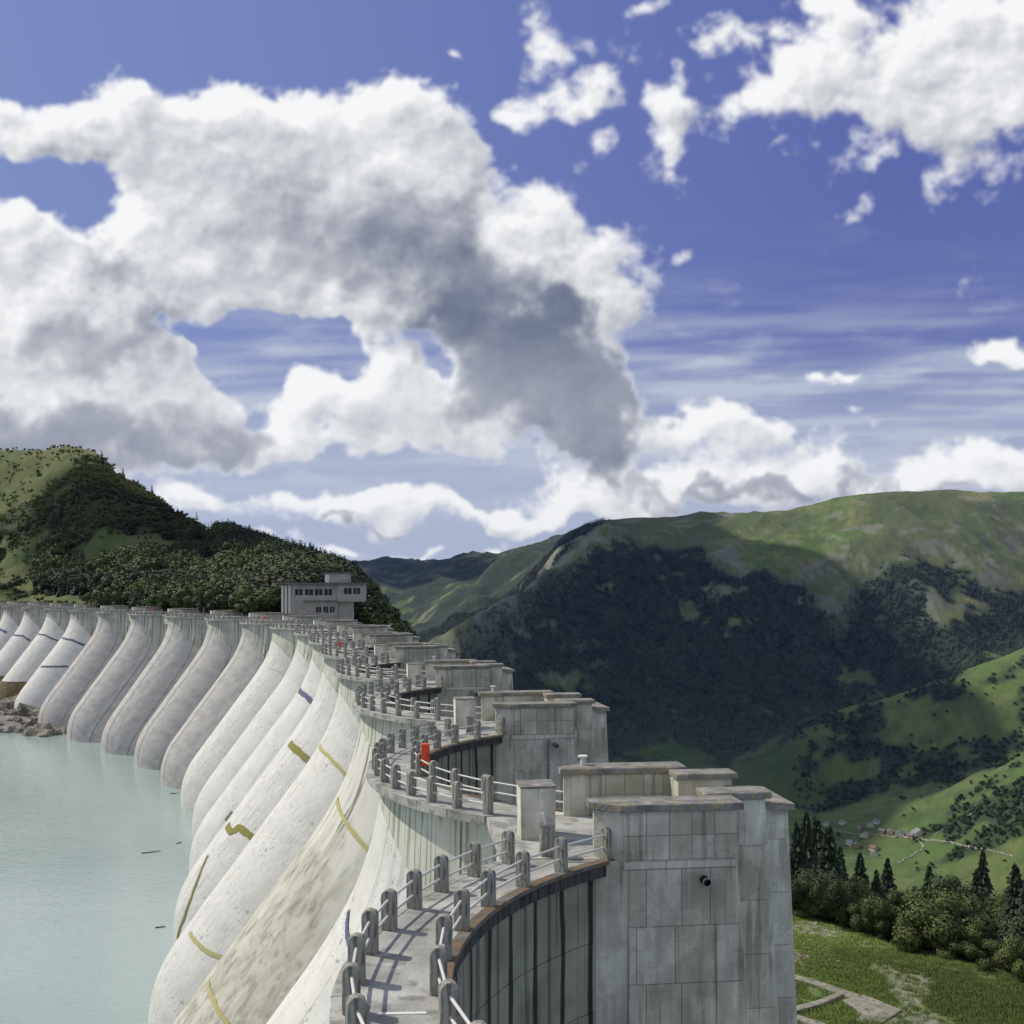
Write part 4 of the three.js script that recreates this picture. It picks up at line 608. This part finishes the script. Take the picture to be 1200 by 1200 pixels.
// trees on the valley meadows and the mountain woods
{
  const r = rng(14), geos = [0, 1, 2].map((k) => leaves(60 + k, 300, .75, lobesOf(70 + k, 7, 4.6, 9.5))), tk = trunkGeo(3.4, .22);
  const proto = geos.map((g, k) => { const t = new THREE.Group(); t.name = 'meadow_tree'; t.userData = { label: 'round dark tree standing on the sunlit meadows above the village', category: 'tree', group: 'trees on the valley meadows' }; mesh('crown', g, leafM[[0, 1, 1][k]], t); mesh('trunk', tk, bark, t); return t; });
  const spots = []; for (let k = 0; k < 9000; k++) { const px = lerp(930, 1330, r()), d = lerp(1480, 2740, r()), X = (px - MID) / F * d, w = woodAt(X, d); if (w < .2 + .7 * r()) { if (!(px > 1040 && r() < .012)) continue; } spots.push([X, d, px, r()]); }
  const rest = []; let n = 0;
  for (const [X, d, px, t] of spots) { const s = .75 + .75 * t; if (n < 150 && px > 1000 && px < 1210 && d < 2150) { const c = copy(proto[n % 3]); c.position.set(X, valleyH(X, d) - .4, -d); c.rotation.y = t * 40; c.scale.set(s, s * 1.1, s); n++; } else rest.push([X, valleyH(X, d) - .4, -d, s, s, t]); }
  scatter('valley_woods', geos[1], leafM[0], rest);
  const far = [], tri = needles(80, 5, 6); for (let k = 0; k < 130000 && far.length < 30000; k++) { const px = lerp(440, 1260, r()), d = lerp(2700, 4350, Math.sqrt(r())), X = (px - MID) / F * d; if (woodAt(X, d) < .3 + .5 * r()) continue; const h = 12 + 12 * r(); far.push([X, valleyH(X, d) - .5, -d, h, h * 1.25, r()]); }
  scatter('mountain_forest', tri, firM[1], far);
}
// ------------------------------------------------------------------ village, lanes
{
  const wallM = [0xd9d3c6, 0xcfc6b4, 0xa08a72, 0xc4b69e].map((c) => std({ color: c })), roofM = [0x6d6f73, 0x585558, 0x755d52, 0x7f8284].map((c) => std({ color: c, roughness: .7 })), dark = std({ color: 0x22262b, roughness: .3 }), r = rng(23);
  const spots = [[988, 966, 12], [968, 968, 10], [1008, 975, 9], [1021, 970, 14], [1028, 965, 11], [1013, 983, 13], [1034, 979, 11], [1043, 979, 10], [1055, 980, 14], [1077, 980, 20, 1], [1068, 982, 10], [1024, 997, 13, 2], [1025, 1004, 12], [996, 991, 11], [1004, 993, 10], [960, 973, 10]];
  spots.forEach(([px, y, w, k], n) => {
    w *= 1.1; const [X, d] = hit(px, y, 1400), gy = valleyH(X, d), h = 5 + r() * 1.5, dp = w * (.75 + .2 * r()), rh = w * .28;
    const g = thing('chalet', k === 1 ? 'long pale chalet with a grey roof beside the lane junction' : k === 2 ? 'chalet with a reddish brown roof below the others' : 'small pale gabled chalet in the valley village', 'house', [X, gy - .6, -d], (r() - .5) * 1.6, k ? undefined : 'village chalets');
    mesh('wall', prismXY([[-w / 2, 0], [w / 2, 0], [w / 2, h], [0, h + rh], [-w / 2, h]], -dp / 2, dp / 2), wallM[n % 4], g);
    const rf = (s) => prismXY([[0, h + rh + .55], [s * (w / 2 + 1), h - .02], [s * (w / 2 + 1), h - .35], [0, h + rh + .2]], -dp / 2 - 1, dp / 2 + 1);
    mesh('roof', [rf(1), rf(-1)], roofM[k === 2 ? 2 : n % 2 ? 3 : 0], g); for (const s of [-1, 1]) mesh('window', box(1.2, 1.3, .1, s * w * .22, h * .55, dp / 2 + .03), dark, g);
  });
  const lane = (pts, w) => {
    const P = []; for (let i = 0; i + 1 < pts.length; i++) for (let k = 0; k < 14; k++) { const t = k / 14; P.push(hit(lerp(pts[i][0], pts[i + 1][0], t), lerp(pts[i][1], pts[i + 1][1], t), 1400)); }
    const pos = [], idx = []; for (let i = 0; i < P.length; i++) { const a = P[Math.max(0, i - 2)], b = P[Math.min(P.length - 1, i + 2)], dx = b[0] - a[0], dd = b[1] - a[1], l = Math.hypot(dx, dd) || 1; for (const s of [-1, 1]) { const X = P[i][0] - s * dd / l * w / 2, D = P[i][1] + s * dx / l * w / 2; pos.push(X, valleyH(X, D) + 1.0, -D); } if (i) { const q = i * 2; idx.push(q - 2, q - 1, q, q - 1, q + 1, q); } }
    const g = new THREE.BufferGeometry(); g.setAttribute('position', new THREE.Float32BufferAttribute(pos, 3)); g.setIndex(idx); g.computeVertexNormals(); structure('lane', g, std({ color: 0x858372 }));
  };
  lane([[972, 972], [992, 977], [1024, 980], [1067, 984], [1091, 986], [1112, 988], [1136, 994], [1160, 998], [1189, 1005]], 3.2);
  lane([[1095, 980], [1099, 976], [1120, 968], [1130, 960], [1143, 953]], 3); lane([[1077, 986], [1083, 995], [1068, 1004], [1052, 1013]], 3);
}
// ------------------------------------------------------------------ concrete remains and stones on the terrace, shore rocks, driftwood
function rockGeo(seed, flat = .7) { const g = mergeVertices(new THREE.IcosahedronGeometry(1, 3).deleteAttribute('normal').deleteAttribute('uv')), p = g.attributes.position, v = new THREE.Vector3(); for (let i = 0; i < p.count; i++) { v.fromBufferAttribute(p, i); const n = gn(v.x * 1.3 + seed, v.y * 1.3 + v.z) * .5 + gn(v.z * 2.9 + seed, v.x * 2.9 - v.y * 2) * .28 + gn(v.x * 7 + seed, v.z * 7 + v.y * 5) * .10; v.multiplyScalar(1 + n); p.setXYZ(i, v.x, v.y * flat, v.z); } const t = g.toNonIndexed(); t.computeVertexNormals(); return planarUV(t); }
const rockTex = tex(512, 9, (x, y) => { const m = fbm(x * 8, y * 8, 6, 8), f = fbm(x * 60, y * 30, 3, 60), v = 116 + (m - .5) * 110 + (f - .5) * 50; return [v, v - 3, v - 14]; });
const rockM = std({ map: rockTex, bumpMap: roughBump, bumpScale: .15 });
{
  const flat = (pts, y) => { const w = pts.map(([px, py]) => { const d = (EYE - y) * F / (py - HOR); return [(px - MID) / F * d, -d]; }), g = new THREE.ExtrudeGeometry(new THREE.Shape(w.map(([x, z]) => new THREE.Vector2(x, -z))), { depth: .8, bevelEnabled: true, bevelSize: .05, bevelThickness: .05, bevelSegments: 1 }).rotateX(-Math.PI / 2).translate(0, y - .8, 0); return planarUV(g); };
  const mt = std({ map: deckTex, color: 0xe4e0d0, bumpMap: roughBump, bumpScale: .03 });
  const y = -31.86, F1 = [[[988, 1172], [1013, 1166], [1056, 1184], [1030, 1201], [1003, 1196], [1012, 1188]], [[929, 1142], [960, 1150], [1008, 1166], [1000, 1170], [955, 1154], [929, 1146]], [[930, 1180], [960, 1172], [990, 1160], [994, 1163], [962, 1177], [932, 1185]], [[930, 1188], [968, 1200], [964, 1205], [930, 1193]]];
  F1.forEach((p, i) => tag(mesh('foundation_slab', flat(p, y + i * .03), mt, scene), ['wide broken concrete foundation slab in the terrace grass', 'long narrow concrete footing running from the pier into the grass', 'short slanting concrete footing joining the wide slab', 'short concrete footing nearest the foot of the pier'][i], 'foundation'));
  const r = rng(61), st = []; for (let k = 0; k < 260; k++) { const a = k < 150, px = a ? lerp(930, 985, r()) : lerp(1120, 1230, r()), py = a ? lerp(1080, 1130, r()) : lerp(1150, 1200, r()), d = (EYE + 31.8) * F / (py - HOR), X = (px - MID) / F * d, s = .06 + .15 * r() * r(); st.push([X, valleyH(X, d) + s * .2, -d, s, s * 1.3, r()]); }
  scatter('stones', rockGeo(3), std({ color: 0x8f8d82 }), st);
  const geos = [0, 1, 2, 3].map((k) => rockGeo(k * 5 + 1, .9)), q = rng(8);
  for (let k = 0; k < 90; k++) { const px = lerp(-70, 82, Math.pow(q(), .7)), sh = lineAt(HL[1], px)[1], up = lineAt(HL[2], px)[1], t = q(), d = lerp(sh - 1, up, t), X = (px - MID) / F * d, s = lerp(.9, 4.6, q() * q()) * (px > 30 ? 1.25 : 1); const m = mesh('shore_rock', geos[k % 4], rockM, scene, [X, hillH(X, d) - s * .1, -d]); m.scale.set(s * 1.3, s, s); m.rotation.y = q() * 6.28; tag(m, 'rough grey brown rock on the bank at the foot of the small arches', 'rock', 'rocks on the shore'); }
  for (const [px, py, len, a] of [[177, 999, 2.9, .5], [188, 1087, 1.2, .3], [204, 930, 1.6, 0], [210, 988, .9, .8]]) { const d = (EYE - WATER) * F / (py - HOR); const m = mesh('driftwood', cyl(.09, [-len / 2, 0, 0], [len / 2, .05, 0], 7, .05), bark, scene, [(px - MID) / F * d, WATER + .05, -d]); m.rotation.y = a; tag(m, len > 2 ? 'long thin branch floating on the milky lake' : 'small scrap of driftwood floating on the milky lake', 'driftwood', len > 2 ? undefined : 'floating scraps'); }
}
// ------------------------------------------------------------------ clouds above the frame that shade the mountain
{
  const cm = std({ color: 0xf4f5f7, roughness: 1 }), r = rng(91);
  const over = (X, d, h, alt, parts, lab) => {                       // a cloud on the sun's line above the ground point (X, d, h)
    const t = (alt - h) / SUN.y, cx = X + SUN.x * t, cz = -d + SUN.z * t, gs = [];
    for (const [dx, dd, s] of parts) for (let k = 0; k < 5; k++) { const g = new THREE.IcosahedronGeometry(1, 4), p = g.attributes.position, v = new THREE.Vector3(), o = r() * 50, q = s * (.55 + .5 * r()); for (let i = 0; i < p.count; i++) { v.fromBufferAttribute(p, i); v.multiplyScalar(1 + gb(v.x * 1.6 + o, v.y * 1.6 + v.z * 1.3, 4) * .5); p.setXYZ(i, v.x * q, v.y * q * .45, v.z * q); } gs.push(g.translate(dx + (r() - .5) * s, (r() - .5) * s * .25, -dd + (r() - .5) * s)); }
    const m = mesh('cloud', gs, cm, scene, [cx, alt, cz]); tag(m, lab, 'cloud'); m.geometry.computeVertexNormals();
  };
  over(480, 3350, -150, 3700, [[-350, 250, 260], [0, 350, 330], [380, 400, 300], [-150, -150, 330], [280, -100, 340], [0, -650, 300], [300, -620, 240], [560, 150, 240], [290, 800, 280], [520, 900, 260], [300, 620, 260], [-330, -180, 240], [-120, -880, 240], [120, -860, 200], [-260, -640, 280], [-20, -400, 300], [330, -380, 280]], 'broad white cloud high above the valley that shades the mountain face');
  over(-400, 5700, 0, 7000, [[0, 0, 260], [350, -300, 200], [-250, 300, 200], [250, 350, 170]], 'smaller white cloud over the far ranges');
  over(-168, 505, 35, 1100, [[0, 0, 42], [60, -50, 34], [-55, 30, 36], [110, -90, 26]], 'small low white cloud beside the valley that shades the wooded hill');
}
renderer.render(scene, camera);
